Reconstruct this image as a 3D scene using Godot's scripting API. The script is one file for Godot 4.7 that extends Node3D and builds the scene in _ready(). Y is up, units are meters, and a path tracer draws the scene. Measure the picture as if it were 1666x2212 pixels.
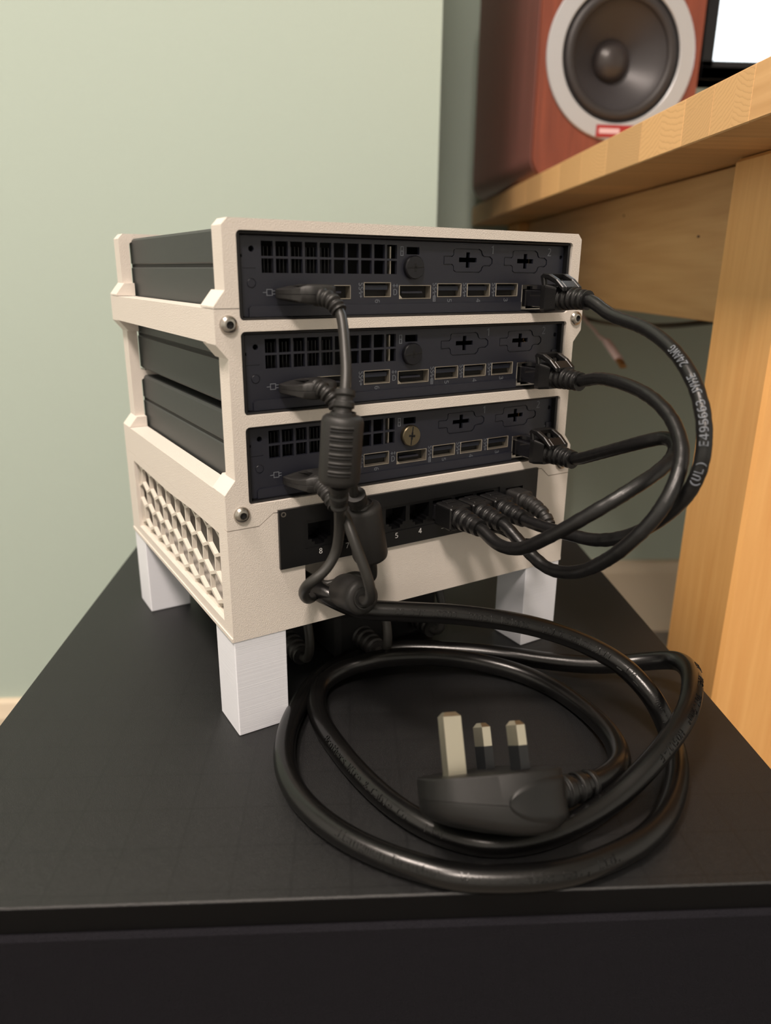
extends Node3D
# A rack of three small computers on a black box beside a wooden desk. World axes follow the room; the rack is turned by PHI.

const PHI := 0.500036
const FLOOR := -0.4285
const PC_Y := [0.1936, 0.1545, 0.1150]
const W := 0.183
const POST := 0.0058
const SHO := 0.0108
const DEEP := 0.1843
var M := {}
var used := {}
var rng := RandomNumberGenerator.new()


# ---------------------------------------------------------------- mesh builder
class MB:
	var v := PackedVector3Array()
	var n := PackedVector3Array()

	func tri(a: Vector3, b: Vector3, c: Vector3, na: Vector3, nb: Vector3, nc: Vector3) -> void:
		if (b - a).cross(c - a).dot(na + nb + nc) > 0.0:
			v.append_array([a, c, b]); n.append_array([na, nc, nb])
		else:
			v.append_array([a, b, c]); n.append_array([na, nb, nc])

	func flat(a: Vector3, b: Vector3, c: Vector3, out: Vector3) -> void:
		var q := (b - a).cross(c - a)
		if q.length() < 1e-14:
			return
		q = q.normalized()
		if q.dot(out) < 0.0:
			q = -q
		tri(a, b, c, q, q, q)

	func quad(a: Vector3, b: Vector3, c: Vector3, d: Vector3, out: Vector3) -> void:
		flat(a, b, c, out); flat(a, c, d, out)

	func mesh(into: ArrayMesh = null) -> ArrayMesh:
		var m := into if into else ArrayMesh.new()
		var arr := []
		arr.resize(Mesh.ARRAY_MAX)
		arr[Mesh.ARRAY_VERTEX] = v
		arr[Mesh.ARRAY_NORMAL] = n
		m.add_surface_from_arrays(Mesh.PRIMITIVE_TRIANGLES, arr)
		return m

	# chamfered box, centre c, full size s
	func box(c: Vector3, s: Vector3, b := 0.0003, t := Transform3D()) -> void:
		var h := s * 0.5
		b = minf(b, minf(h.x, minf(h.y, h.z)) * 0.9)
		var p := func(sx: int, sy: int, sz: int, ax: int) -> Vector3:
			var q := Vector3(sx * (h.x - (0.0 if ax == 0 else b)), sy * (h.y - (0.0 if ax == 1 else b)), sz * (h.z - (0.0 if ax == 2 else b)))
			return t * (c + q)
		var bs := t.basis
		for s1 in [-1, 1]:
			quad(p.call(s1, -1, -1, 0), p.call(s1, 1, -1, 0), p.call(s1, 1, 1, 0), p.call(s1, -1, 1, 0), bs * Vector3(s1, 0, 0))
			quad(p.call(-1, s1, -1, 1), p.call(1, s1, -1, 1), p.call(1, s1, 1, 1), p.call(-1, s1, 1, 1), bs * Vector3(0, s1, 0))
			quad(p.call(-1, -1, s1, 2), p.call(1, -1, s1, 2), p.call(1, 1, s1, 2), p.call(-1, 1, s1, 2), bs * Vector3(0, 0, s1))
			for s2 in [-1, 1]:
				quad(p.call(s1, s2, -1, 0), p.call(s1, s2, 1, 0), p.call(s1, s2, 1, 1), p.call(s1, s2, -1, 1), bs * Vector3(s1, s2, 0))
				quad(p.call(s1, -1, s2, 0), p.call(s1, 1, s2, 0), p.call(s1, 1, s2, 2), p.call(s1, -1, s2, 2), bs * Vector3(s1, 0, s2))
				quad(p.call(-1, s1, s2, 1), p.call(1, s1, s2, 1), p.call(1, s1, s2, 2), p.call(-1, s1, s2, 2), bs * Vector3(0, s1, s2))
				for s3 in [-1, 1]:
					flat(p.call(s1, s2, s3, 0), p.call(s1, s2, s3, 1), p.call(s1, s2, s3, 2), bs * Vector3(s1, s2, s3))

	func span(a: Vector3, b: Vector3, bev := 0.0003, t := Transform3D()) -> void:
		box((a + b) * 0.5, (b - a).abs(), bev, t)

	# polygon in local xy, from z0 to z1, chamfer at both ends
	func prism(poly: PackedVector2Array, z0: float, z1: float, t := Transform3D(), bev := 0.0, smooth := false) -> void:
		if Geometry2D.is_polygon_clockwise(poly):
			poly = poly.duplicate(); poly.reverse()
		var k := poly.size()
		var inn := PackedVector2Array()
		var nn := []
		for i in k:
			var e0 := (poly[i] - poly[(i + k - 1) % k]).normalized()
			var e1 := (poly[(i + 1) % k] - poly[i]).normalized()
			var m0 := Vector2(e0.y, -e0.x)
			var m1 := Vector2(e1.y, -e1.x)
			var m := (m0 + m1).normalized()
			nn.append(m)
			inn.append(poly[i] - m * bev / maxf(0.3, m.dot(m0)))
		var lo := z0 + bev
		var hi := z1 - bev
		var idx := Geometry2D.triangulate_polygon(inn)
		for i in range(0, idx.size(), 3):
			var a := inn[idx[i]]; var b := inn[idx[i + 1]]; var c := inn[idx[i + 2]]
			flat(t * Vector3(a.x, a.y, z1), t * Vector3(b.x, b.y, z1), t * Vector3(c.x, c.y, z1), t.basis.z)
			flat(t * Vector3(a.x, a.y, z0), t * Vector3(b.x, b.y, z0), t * Vector3(c.x, c.y, z0), -t.basis.z)
		for i in k:
			var j := (i + 1) % k
			var a := poly[i]; var b := poly[j]
			var e := (b - a).normalized()
			var out := t.basis * Vector3(e.y, -e.x, 0)
			if smooth:
				var na: Vector3 = (t.basis * Vector3(nn[i].x, nn[i].y, 0)).normalized()
				var nb: Vector3 = (t.basis * Vector3(nn[j].x, nn[j].y, 0)).normalized()
				var p0 := t * Vector3(a.x, a.y, lo); var p1 := t * Vector3(b.x, b.y, lo)
				var p2 := t * Vector3(b.x, b.y, hi); var p3 := t * Vector3(a.x, a.y, hi)
				tri(p0, p1, p2, na, nb, nb); tri(p0, p2, p3, na, nb, na)
			else:
				quad(t * Vector3(a.x, a.y, lo), t * Vector3(b.x, b.y, lo), t * Vector3(b.x, b.y, hi), t * Vector3(a.x, a.y, hi), out)
			if bev > 0.0:
				var c := inn[i]; var d := inn[j]
				quad(t * Vector3(a.x, a.y, hi), t * Vector3(b.x, b.y, hi), t * Vector3(d.x, d.y, z1), t * Vector3(c.x, c.y, z1), out + t.basis.z)
				quad(t * Vector3(a.x, a.y, lo), t * Vector3(b.x, b.y, lo), t * Vector3(d.x, d.y, z0), t * Vector3(c.x, c.y, z0), out - t.basis.z)

	# profile of (radius, height) turned about local y
	func lathe(prof: Array, t := Transform3D(), segs := 32, soft := 0.6) -> void:
		var k := prof.size()
		var sn := []
		for i in k - 1:
			var d: Vector2 = prof[i + 1] - prof[i]
			sn.append(Vector2(d.y, -d.x).normalized())
		for i in k - 1:
			var a: Vector2 = prof[i]; var b: Vector2 = prof[i + 1]
			var na: Vector2 = sn[i]; var nb: Vector2 = sn[i]
			if i > 0 and absf(sn[i].angle_to(sn[i - 1])) < soft:
				na = (sn[i] + sn[i - 1]).normalized()
			if i < k - 2 and absf(sn[i].angle_to(sn[i + 1])) < soft:
				nb = (sn[i] + sn[i + 1]).normalized()
			for s in segs:
				var u0 := TAU * s / segs; var u1 := TAU * (s + 1) / segs
				var c0 := Vector3(cos(u0), 0, sin(u0)); var c1 := Vector3(cos(u1), 0, sin(u1))
				var p := [c0 * a.x + Vector3.UP * a.y, c1 * a.x + Vector3.UP * a.y, c1 * b.x + Vector3.UP * b.y, c0 * b.x + Vector3.UP * b.y]
				var q := [c0 * na.x + Vector3.UP * na.y, c1 * na.x + Vector3.UP * na.y, c1 * nb.x + Vector3.UP * nb.y, c0 * nb.x + Vector3.UP * nb.y]
				for m in 4:
					p[m] = t * (p[m] as Vector3); q[m] = (t.basis * (q[m] as Vector3)).normalized()
				if a.x > 1e-7:
					tri(p[0], p[1], p[2], q[0], q[1], q[2])
				if b.x > 1e-7:
					tri(p[0], p[2], p[3], q[0], q[2], q[3])

	# swept tube; rad is a number or a Callable(distance, total) -> radius; flat squashes one axis
	func tube(pts: PackedVector3Array, rad, segs := 16, squash := 1.0) -> void:
		var fr := MB.frames(pts)
		var total := 0.0
		for i in range(1, pts.size()):
			total += pts[i].distance_to(pts[i - 1])
		var s := 0.0
		var rows := []
		var rr := []
		var ss := []
		for i in pts.size():
			if i:
				s += pts[i].distance_to(pts[i - 1])
			ss.append(s)
			rr.append(rad.call(s, total) if rad is Callable else float(rad))
		for i in pts.size():
			var j0 := maxi(i - 1, 0); var j1 := mini(i + 1, pts.size() - 1)
			var slope: float = (rr[j1] - rr[j0]) / maxf(1e-6, ss[j1] - ss[j0])
			var b: Basis = fr[i]
			var row := []
			for k in segs:
				var a := TAU * k / segs
				var rd := b.x * cos(a) + b.y * sin(a)
				row.append([pts[i] + b.x * (cos(a) * rr[i]) + b.y * (sin(a) * rr[i] * squash), (b.x * cos(a) + b.y * (sin(a) / squash) - b.z * slope).normalized()])
			rows.append(row)
		for i in pts.size() - 1:
			for k in segs:
				var k2 := (k + 1) % segs
				var a: Array = rows[i][k]; var b: Array = rows[i][k2]; var c: Array = rows[i + 1][k2]; var d: Array = rows[i + 1][k]
				tri(a[0], b[0], c[0], a[1], b[1], c[1]); tri(a[0], c[0], d[0], a[1], c[1], d[1])
		for e in [0, pts.size() - 1]:
			var z: Vector3 = (fr[e] as Basis).z * (-1.0 if e == 0 else 1.0)
			for k in segs:
				flat(pts[e], rows[e][k][0], rows[e][(k + 1) % segs][0], z)

	# rings of equal count; smooth along each ring, and across rings where they bend less than soft
	func loft(rings: Array, soft := 0.7, close := true, core := Vector3.INF) -> void:
		var k: int = rings[0].size()
		var mid := []
		for g in rings:
			var c := Vector3.ZERO
			for p in g:
				c += p
			mid.append(c / k)
		if not core.is_finite():
			core = Vector3.ZERO
			for c in mid:
				core += c / mid.size()
		for i in rings.size() - 1:
			for j in (k if close else k - 1):
				var j2 := (j + 1) % k
				var p := [rings[i][j], rings[i][j2], rings[i + 1][j2], rings[i + 1][j]]
				var q := []
				for e in 4:
					var a: int = i if e < 2 else i + 1
					var b: int = j if e == 0 or e == 3 else j2
					var jm := (b + k - 1) % k if close else maxi(b - 1, 0)
					var jp := (b + 1) % k if close else mini(b + 1, k - 1)
					var along: Vector3 = rings[a][jp] - rings[a][jm]
					var here: Vector3 = (rings[i + 1][b] - rings[i][b]).normalized()
					var side := here
					if e < 2 and i > 0:
						var o: Vector3 = (rings[i][b] - rings[i - 1][b]).normalized()
						if o.angle_to(here) < soft:
							side = o + here
					if e > 1 and i < rings.size() - 2:
						var o: Vector3 = (rings[i + 2][b] - rings[i + 1][b]).normalized()
						if o.angle_to(here) < soft:
							side = o + here
					var nn := along.cross(side).normalized()
					if nn.dot(rings[a][b] - core) < 0.0:
						nn = -nn
					q.append(nn)
				tri(p[0], p[1], p[2], q[0], q[1], q[2])
				tri(p[0], p[2], p[3], q[0], q[2], q[3])

	static func frames(pts: PackedVector3Array) -> Array:
		var out := []
		var up := Vector3.UP
		for i in pts.size():
			var tg := (pts[mini(i + 1, pts.size() - 1)] - pts[maxi(i - 1, 0)]).normalized()
			if i == 0:
				up = Vector3.UP if absf(tg.y) < 0.9 else Vector3.RIGHT
			var x := up.cross(tg).normalized()
			up = tg.cross(x).normalized()
			out.append(Basis(x, up, tg))
		return out


func smooth(pts: Array, step := 0.002) -> PackedVector3Array:
	var out := PackedVector3Array()
	for i in pts.size() - 1:
		var p0: Vector3 = pts[maxi(i - 1, 0)]
		var p1: Vector3 = pts[i]
		var p2: Vector3 = pts[i + 1]
		var p3: Vector3 = pts[mini(i + 2, pts.size() - 1)]
		if i == 0:
			p0 = p1 * 2.0 - p2
		if i == pts.size() - 2:
			p3 = p2 * 2.0 - p1
		var d0 := maxf(1e-5, sqrt(p0.distance_to(p1))); var d1 := maxf(1e-5, sqrt(p1.distance_to(p2))); var d2 := maxf(1e-5, sqrt(p2.distance_to(p3)))
		var m1 := (p1 - p0) / d0 - (p2 - p0) / (d0 + d1) + (p2 - p1) / d1
		var m2 := (p2 - p1) / d1 - (p3 - p1) / (d1 + d2) + (p3 - p2) / d2
		m1 *= d1; m2 *= d1
		var k := maxi(1, int(ceil(p1.distance_to(p2) / step)))
		for j in k:
			var u := float(j) / k
			out.append(p1 * (2 * u * u * u - 3 * u * u + 1) + m1 * (u * u * u - 2 * u * u + u) + p2 * (-2 * u * u * u + 3 * u * u) + m2 * (u * u * u - u * u))
	out.append(pts[pts.size() - 1])
	# even spacing and a little relaxing, so that kinks between hand-laid points vanish
	for pass_no in 6:
		var q := out.duplicate()
		for i in range(1, out.size() - 1):
			q[i] = out[i] * 0.5 + (out[i - 1] + out[i + 1]) * 0.25
		out = q
	return out


# ---------------------------------------------------------------- nodes
func numbered(called: String) -> String:
	used[called] = used.get(called, -1) + 1
	return called if used[called] == 0 else "%s_%03d" % [called, used[called]]


func thing(called: String, label: String, category: String, at := Vector3.ZERO, turn := 0.0, group := "") -> Node3D:
	var o := Node3D.new()
	o.name = numbered(called)
	add_child(o)
	o.position = at
	o.rotation.y = turn
	tag(o, label, category, group)
	return o


func tag(o: Node, label: String, category: String, group := "") -> void:
	o.set_meta("label", label)
	o.set_meta("category", category)
	if group:
		o.set_meta("group", group)


func put(mesh: Mesh, called: String, mat: Material, parent: Node, at := Transform3D()) -> MeshInstance3D:
	var o := MeshInstance3D.new()
	var k := 0
	var nm := called
	while parent.has_node(nm):
		k += 1
		nm = "%s_%03d" % [called, k]
	o.name = nm
	o.mesh = mesh
	if mat:
		o.material_override = mat
	o.transform = at
	parent.add_child(o, true)
	return o


func struct(called: String, mesh: Mesh, mat: Material) -> MeshInstance3D:
	var o := put(mesh, called, mat, self)
	o.set_meta("kind", "structure")
	return o


func to_local_points(root: Node3D, pts: Array) -> Array:
	var inv := root.transform.affine_inverse()
	return pts.map(func(p): return inv * p)


func csg_poly(poly: PackedVector2Array, z0: float, z1: float, cut := false) -> CSGPolygon3D:
	var p := CSGPolygon3D.new()
	p.polygon = poly
	p.depth = z1 - z0
	p.position.z = z1
	if cut:
		p.operation = CSGShape3D.OPERATION_SUBTRACTION
	return p


func csg_box(a: Vector3, b: Vector3, cut := false) -> CSGBox3D:
	var p := CSGBox3D.new()
	p.size = (b - a).abs()
	p.position = (a + b) * 0.5
	if cut:
		p.operation = CSGShape3D.OPERATION_SUBTRACTION
	return p


func csg(called: String, mat: Material, parent: Node, bits: Array) -> CSGCombiner3D:
	var c := CSGCombiner3D.new()
	c.name = called
	for b in bits:
		b.material = mat
		c.add_child(b)
	parent.add_child(c, true)
	return c


func poly(xs: Array) -> PackedVector2Array:
	var p := PackedVector2Array()
	for i in range(0, xs.size(), 2):
		p.append(Vector2(xs[i], xs[i + 1]))
	return p


func rrect(x0: float, y0: float, x1: float, y1: float, r: float, k := 5) -> PackedVector2Array:
	var p := PackedVector2Array()
	for c in [[x1 - r, y0 + r, -90], [x1 - r, y1 - r, 0], [x0 + r, y1 - r, 90], [x0 + r, y0 + r, 180]]:
		for i in k + 1:
			var a := deg_to_rad(c[2] + 90.0 * i / k)
			p.append(Vector2(c[0] + r * cos(a), c[1] + r * sin(a)))
	return p


func circle(x: float, y: float, r: float, k := 24) -> PackedVector2Array:
	var p := PackedVector2Array()
	for i in k:
		p.append(Vector2(x + r * cos(TAU * i / k), y + r * sin(TAU * i / k)))
	return p


func text_mesh(s: String, height: float, depth := 0.0002, font := "Droid Sans") -> TextMesh:
	var t := TextMesh.new()
	var f := SystemFont.new()
	f.font_names = PackedStringArray([font])
	t.font = f
	t.text = s
	t.font_size = 32
	t.pixel_size = height / 23.0
	t.depth = depth
	t.curve_step = 2.0
	return t


# lettering that follows a round cable; ref is the side of the cable that carries it
func wrap_text(pts: PackedVector3Array, from: float, s: String, height: float, radius: float, ref: Vector3, flip := false) -> ArrayMesh:
	var arr := text_mesh(s, height, 0.00045, "Droid Sans Mono").get_mesh_arrays()
	var vs: PackedVector3Array = arr[Mesh.ARRAY_VERTEX]
	var ix: PackedInt32Array = arr[Mesh.ARRAY_INDEX] if arr[Mesh.ARRAY_INDEX] else PackedInt32Array()
	if ix.is_empty():
		for i in vs.size():
			ix.append(i)
	var x0 := 1e9
	for p in vs:
		x0 = minf(x0, p.x)
	var cum := [0.0]
	for i in range(1, pts.size()):
		cum.append(cum[i - 1] + pts[i].distance_to(pts[i - 1]))
	var moved := PackedVector3Array()
	for p in vs:
		var d := from + (p.x - x0)
		var i := clampi(cum.bsearch(d), 1, pts.size() - 1)
		var u := clampf((d - cum[i - 1]) / maxf(1e-7, cum[i] - cum[i - 1]), 0, 1)
		var c := pts[i - 1].lerp(pts[i], u)
		var t0 := (pts[mini(i, pts.size() - 1)] - pts[maxi(i - 2, 0)]).normalized()
		var t1 := (pts[mini(i + 1, pts.size() - 1)] - pts[i - 1]).normalized()
		var tg := t0.lerp(t1, u).normalized()
		var out := (ref - tg * ref.dot(tg)).normalized()
		var side := out.cross(tg)
		var a := (-p.y if flip else p.y) / radius
		moved.append(c + (out * cos(a) + side * sin(a)) * (radius - 0.0001 + (p.z + 0.000225)))
	var mb := MB.new()
	for i in range(0, ix.size(), 3):
		var a := moved[ix[i]]; var b := moved[ix[i + 1]]; var c := moved[ix[i + 2]]
		var q := (c - a).cross(b - a)
		if q.length() > 1e-16:
			mb.flat(a, b, c, q.normalized())
	return mb.mesh()


# ---------------------------------------------------------------- materials
func mat(called: String, c: Color, rough: float, metal := 0.0) -> StandardMaterial3D:
	var m := StandardMaterial3D.new()
	m.resource_name = called
	m.albedo_color = c
	m.roughness = rough
	m.metallic = metal
	M[called] = m
	return m


func noise_tex(seed_no: int, freq: float, octaves: int, as_normal: float, ramp := [], size := 512) -> NoiseTexture2D:
	var n := FastNoiseLite.new()
	n.seed = seed_no
	n.noise_type = FastNoiseLite.TYPE_SIMPLEX_SMOOTH
	n.frequency = freq
	n.fractal_octaves = octaves
	var t := NoiseTexture2D.new()
	t.width = size
	t.height = size
	t.seamless = true
	t.noise = n
	if as_normal > 0.0:
		t.as_normal_map = true
		t.bump_strength = as_normal
	elif ramp.size():
		var g := Gradient.new()
		g.set_color(0, ramp[0])
		g.set_color(1, ramp[1])
		t.color_ramp = g
	return t


func bumpy(m: StandardMaterial3D, tex: Texture2D, tile: float, strength := 1.0) -> void:
	m.normal_enabled = true
	m.normal_texture = tex
	m.normal_scale = strength
	m.uv1_triplanar = true
	m.uv1_scale = Vector3.ONE / tile


func layer_lines() -> ImageTexture:
	var im := Image.create(64, 512, false, Image.FORMAT_RGBA8)
	var h := 0.5
	for y in 512:
		if y % 6 == 0:
			h = rng.randf_range(0.25, 0.75)
		var g := h - 0.18 * absf((y % 6) - 2.5) / 2.5
		for x in 64:
			im.set_pixel(x, y, Color(g, g, g))
	im.bump_map_to_normal_map(2.0)
	return ImageTexture.create_from_image(im)


# long grain: streaks along x; short flecks like beech
func wood_tex(seed_no: int, light: Color, dark: Color, stretch: float, flecks: float, rings := 0.0, vertical := false) -> ImageTexture:
	var n := FastNoiseLite.new()
	n.seed = seed_no
	n.frequency = 0.02
	n.fractal_octaves = 4
	var f := FastNoiseLite.new()
	f.seed = seed_no + 7
	f.frequency = 0.09
	var w := 384
	var im := Image.create(w, w, false, Image.FORMAT_RGBA8)
	var c0 := Vector2(n.get_noise_1d(5.0) * 200.0 + 190.0, -260.0)
	for y in w:
		for x in w:
			# the last quarter fades into what lies before the start, so that the tile repeats without a seam
			var tx := clampf((float(x) / w - 0.75) * 4.0, 0, 1)
			var ty := clampf((float(y) / w - 0.75) * 4.0, 0, 1)
			var g := n.get_noise_2d(x / stretch, y * 2.2)
			if tx > 0.0:
				g = lerpf(g, n.get_noise_2d((x - w) / stretch, y * 2.2), tx)
			if ty > 0.0:
				var g2 := n.get_noise_2d(x / stretch, (y - w) * 2.2)
				if tx > 0.0:
					g2 = lerpf(g2, n.get_noise_2d((x - w) / stretch, (y - w) * 2.2), tx)
				g = lerpf(g, g2, ty)
			g = 0.5 + 0.6 * g
			var fl := f.get_noise_2d(x / 3.5, y * 2.6)
			var k := clampf(g, 0, 1)
			if rings > 0.0:
				var d := c0.distance_to(Vector2(x, y)) + 5.0 * n.get_noise_2d(x, y)
				var s := fposmod(d, rings) / rings
				k = clampf(0.25 + 0.75 * pow(s, 5.0), 0, 1)
			var c := light.lerp(dark, k * 0.75)
			if fl > 0.45:
				c = c.lerp(dark, flecks * (fl - 0.45) * 2.0)
			im.set_pixel(y if vertical else x, x if vertical else y, c)
	return ImageTexture.create_from_image(im)


func make_materials() -> void:
	var pebble := noise_tex(3, 0.05, 3, 6.0)
	var fine := noise_tex(5, 0.12, 3, 5.0)
	var cloth := noise_tex(9, 0.09, 4, 14.0)
	var lines := layer_lines()
	var m := mat("white_print", Color(0.865, 0.835, 0.80), 0.55)
	bumpy(m, pebble, 0.018, 0.55)
	m = mat("white_smooth", Color(0.845, 0.815, 0.77), 0.5)
	bumpy(m, fine, 0.05, 0.12)
	m = mat("white_layers", Color(0.91, 0.92, 0.95), 0.5)
	bumpy(m, lines, 0.03, 0.35)
	m.uv1_scale = Vector3(30, 30, 30)
	m = mat("case_grey", Color(0.2, 0.21, 0.21), 0.5)
	bumpy(m, fine, 0.03, 0.12)
	m = mat("panel_black", Color(0.133, 0.14, 0.18), 0.42)
	bumpy(m, fine, 0.02, 0.2)
	m = mat("knob_black", Color(0.1, 0.1, 0.12), 0.3, 0.3)
	mat("rim_black", Color(0.06, 0.06, 0.07), 0.5)
	mat("inside_black", Color(0.03, 0.03, 0.035), 0.7)
	mat("print_grey", Color(0.42, 0.44, 0.47), 0.6)
	mat("print_white", Color(0.8, 0.8, 0.8), 0.6)
	mat("steel", Color(0.72, 0.7, 0.67), 0.28, 1.0)
	mat("dull_steel", Color(0.74, 0.71, 0.66), 0.36, 0.8)
	mat("fin_metal", Color(0.35, 0.35, 0.36), 0.45, 0.8)
	mat("brass_screw", Color(0.5, 0.46, 0.38), 0.35, 1.0)
	mat("tongue_blue", Color(0.1, 0.12, 0.17), 0.5)
	m = mat("cord_black", Color(0.04, 0.039, 0.04), 0.27)
	bumpy(m, fine, 0.05, 0.06)
	m = mat("net_black", Color(0.06, 0.06, 0.064), 0.36)
	bumpy(m, pebble, 0.02, 0.22)
	m = mat("rubber", Color(0.115, 0.112, 0.11), 0.5)
	bumpy(m, fine, 0.02, 0.35)
	m = mat("lead_grey", Color(0.15, 0.147, 0.14), 0.42)
	bumpy(m, fine, 0.02, 0.2)
	m = mat("plug_black", Color(0.055, 0.055, 0.055), 0.42)
	bumpy(m, fine, 0.015, 0.5)
	mat("plug_smooth", Color(0.05, 0.052, 0.054), 0.4)
	mat("sleeve", Color(0.07, 0.075, 0.085), 0.3)
	mat("nickel", Color(0.86, 0.83, 0.76), 0.3, 1.0)
	mat("clear_plug", Color(0.09, 0.09, 0.1), 0.12)
	m = mat("switch_black", Color(0.05, 0.052, 0.06), 0.4, 0.1)
	m = mat("box_top", Color(0.075, 0.077, 0.082), 0.4)
	bumpy(m, fine, 0.022, 0.7)
	m = mat("box_edge", Color(0.035, 0.036, 0.042), 0.5)
	m.metallic_specular = 0.25
	m = mat("grille_cloth", Color(0.036, 0.036, 0.046), 0.95)
	m.metallic_specular = 0.2
	m.albedo_color = Color.WHITE
	m.albedo_texture = noise_tex(31, 0.22, 2, 0.0, [Color(0.0, 0.0, 0.004), Color(0.235, 0.23, 0.26)])
	bumpy(m, cloth, 0.03, 1.0)
	m = mat("wall_mint", Color(0.70, 0.755, 0.715), 0.85)
	bumpy(m, noise_tex(21, 0.04, 4, 2.0), 0.12, 0.15)
	mat("wall_cream", Color(0.85, 0.86, 0.85), 0.85)
	mat("skirting", Color(0.85, 0.79, 0.70), 0.5)
	mat("ceiling_white", Color(0.86, 0.85, 0.82), 0.9)
	m = mat("carpet", Color(0.56, 0.54, 0.51), 0.95)
	bumpy(m, cloth, 0.06, 1.0)
	for i in 4:
		m = mat("beech_%d" % i, Color.WHITE, 0.42)
		var k: float = [1.0, 0.95, 1.04, 0.98][i]
		m.albedo_texture = wood_tex(40 + i, Color(0.89 * k, 0.71 * k, 0.49 * k), Color(0.76 * k, 0.56 * k, 0.35 * k), 9.0, 0.5)
		m.uv1_triplanar = true
		m.uv1_scale = Vector3(5.5, 5.5, 5.5)
		m.uv1_offset = Vector3(0.13, 0.31, 0.47) * (i + 1)
		m = mat("beech_end_%d" % i, Color.WHITE, 0.5)
		m.albedo_texture = wood_tex(60 + i, Color(0.92 * k, 0.74 * k, 0.51 * k), Color(0.78 * k, 0.59 * k, 0.39 * k), 1.0, 0.0, [13.0, 9.0, 17.0, 11.0][i])
		m.uv1_triplanar = true
		m.uv1_scale = Vector3(13, 13, 13)
		m.uv1_offset = Vector3(0.2, 0.37, 0.11) * (i + 1)
	m = mat("walnut_side", Color.WHITE, 0.35)
	m.albedo_texture = wood_tex(81, Color(0.58, 0.38, 0.35), Color(0.46, 0.29, 0.27), 9.0, 0.3, 0.0, true)
	m.uv1_triplanar = true
	m.uv1_scale = Vector3(4, 4, 4)
	m = mat("walnut_front", Color.WHITE, 0.35)
	m.albedo_texture = wood_tex(83, Color(0.55, 0.29, 0.21), Color(0.38, 0.19, 0.145), 9.0, 0.5, 0.0, true)
	m.uv1_triplanar = true
	m.uv1_scale = Vector3(5, 5, 5)
	mat("silver_ring", Color(0.72, 0.73, 0.75), 0.4, 0.3)
	mat("cone_grey", Color(0.24, 0.23, 0.24), 0.42, 0.2)
	mat("surround", Color(0.17, 0.155, 0.16), 0.5)
	mat("cap_grey", Color(0.22, 0.2, 0.2), 0.32, 0.1)
	mat("gasket", Color(0.05, 0.05, 0.07), 0.4)
	mat("badge_red", Color(0.62, 0.16, 0.16), 0.4)
	mat("badge_pale", Color(0.85, 0.72, 0.74), 0.5)
	mat("bezel", Color(0.07, 0.075, 0.1), 0.35)
	m = mat("screen_glow", Color(0.9, 0.95, 1.0), 0.3)
	m.emission_enabled = true
	m.emission = Color(0.92, 0.97, 1.0)
	m.emission_energy_multiplier = 2.2
	m = mat("lamp_glow", Color(1, 0.95, 0.85), 0.5)
	m.emission_enabled = true
	m.emission = Color(1.0, 0.86, 0.66)
	m.emission_energy_multiplier = 3.0
	mat("usb_pink", Color(0.80, 0.70, 0.69), 0.4, 0.1)
	mat("usb_gold", Color(0.62, 0.47, 0.30), 0.35, 0.8)


# ---------------------------------------------------------------- camera and light
func setup() -> void:
	var cam := Camera3D.new()
	cam.name = "camera"
	cam.transform = Transform3D(Basis(Vector3(0.99861, 0.00970, 0.05190), Vector3(0.00686, 0.95081, -0.30972), Vector3(-0.05235, 0.30964, 0.94941)).orthonormalized(), Vector3(0.04286, 0.21276, 0.31040))
	cam.fov = 69.73
	cam.near = 0.01
	cam.far = 20.0
	var ca := CameraAttributesPhysical.new()
	ca.frustum_focal_length = 25.12
	ca.frustum_focus_distance = 0.36
	ca.exposure_aperture = 7.0
	ca.frustum_near = 0.01
	ca.frustum_far = 20.0
	cam.attributes = ca
	add_child(cam)
	cam.fov = 69.73
	cam.current = true
	var env := Environment.new()
	env.background_mode = Environment.BG_COLOR
	env.background_color = Color(0.0, 0.0, 0.0)
	env.tonemap_mode = Environment.TONE_MAPPER_LINEAR
	env.tonemap_exposure = 0.9
	env.sdfgi_enabled = true
	env.ssao_enabled = true
	env.ssil_enabled = true
	var we := WorldEnvironment.new()
	we.name = "world_environment"
	we.environment = env
	add_child(we)
	# the ceiling lamp: a wide round-cornered panel, its light just under the glowing face
	area("ceiling_lamp_light", Vector3(-0.12, 1.90, 1.45), Vector3(-90, 0, 0), Vector2(0.36, 0.36), Color(1.0, 0.938, 0.89), 5.2)
	area("ceiling_lamp_light_beside", Vector3(-0.58, 1.90, 0.48), Vector3(-90, 0, 0), Vector2(0.36, 0.36), Color(1.0, 0.938, 0.89), 4.0)
	# the monitor's own light
	area("monitor_light", Vector3(0.71, 0.575, -0.592), Vector3(0, 180, 0), Vector2(0.51, 0.28), Color(0.85, 0.93, 1.0), 0.35)


func area(called: String, at: Vector3, turn: Vector3, size: Vector2, c: Color, energy: float) -> void:
	var l := AreaLight3D.new()
	l.name = called
	l.position = at
	l.rotation_degrees = turn
	l.area_size = size
	l.light_color = c
	l.light_energy = energy
	l.area_range = 8.0
	l.area_attenuation = 2.0
	l.shadow_enabled = true
	add_child(l)


# ---------------------------------------------------------------- room
func slab(called: String, a: Vector3, b: Vector3, m: Material, bev := 0.0) -> MeshInstance3D:
	var mb := MB.new()
	var c := (a + b) * 0.5
	mb.box(Vector3.ZERO, (b - a).abs(), bev)
	var o := struct(called, mb.mesh(), m)
	o.position = c
	return o


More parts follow.
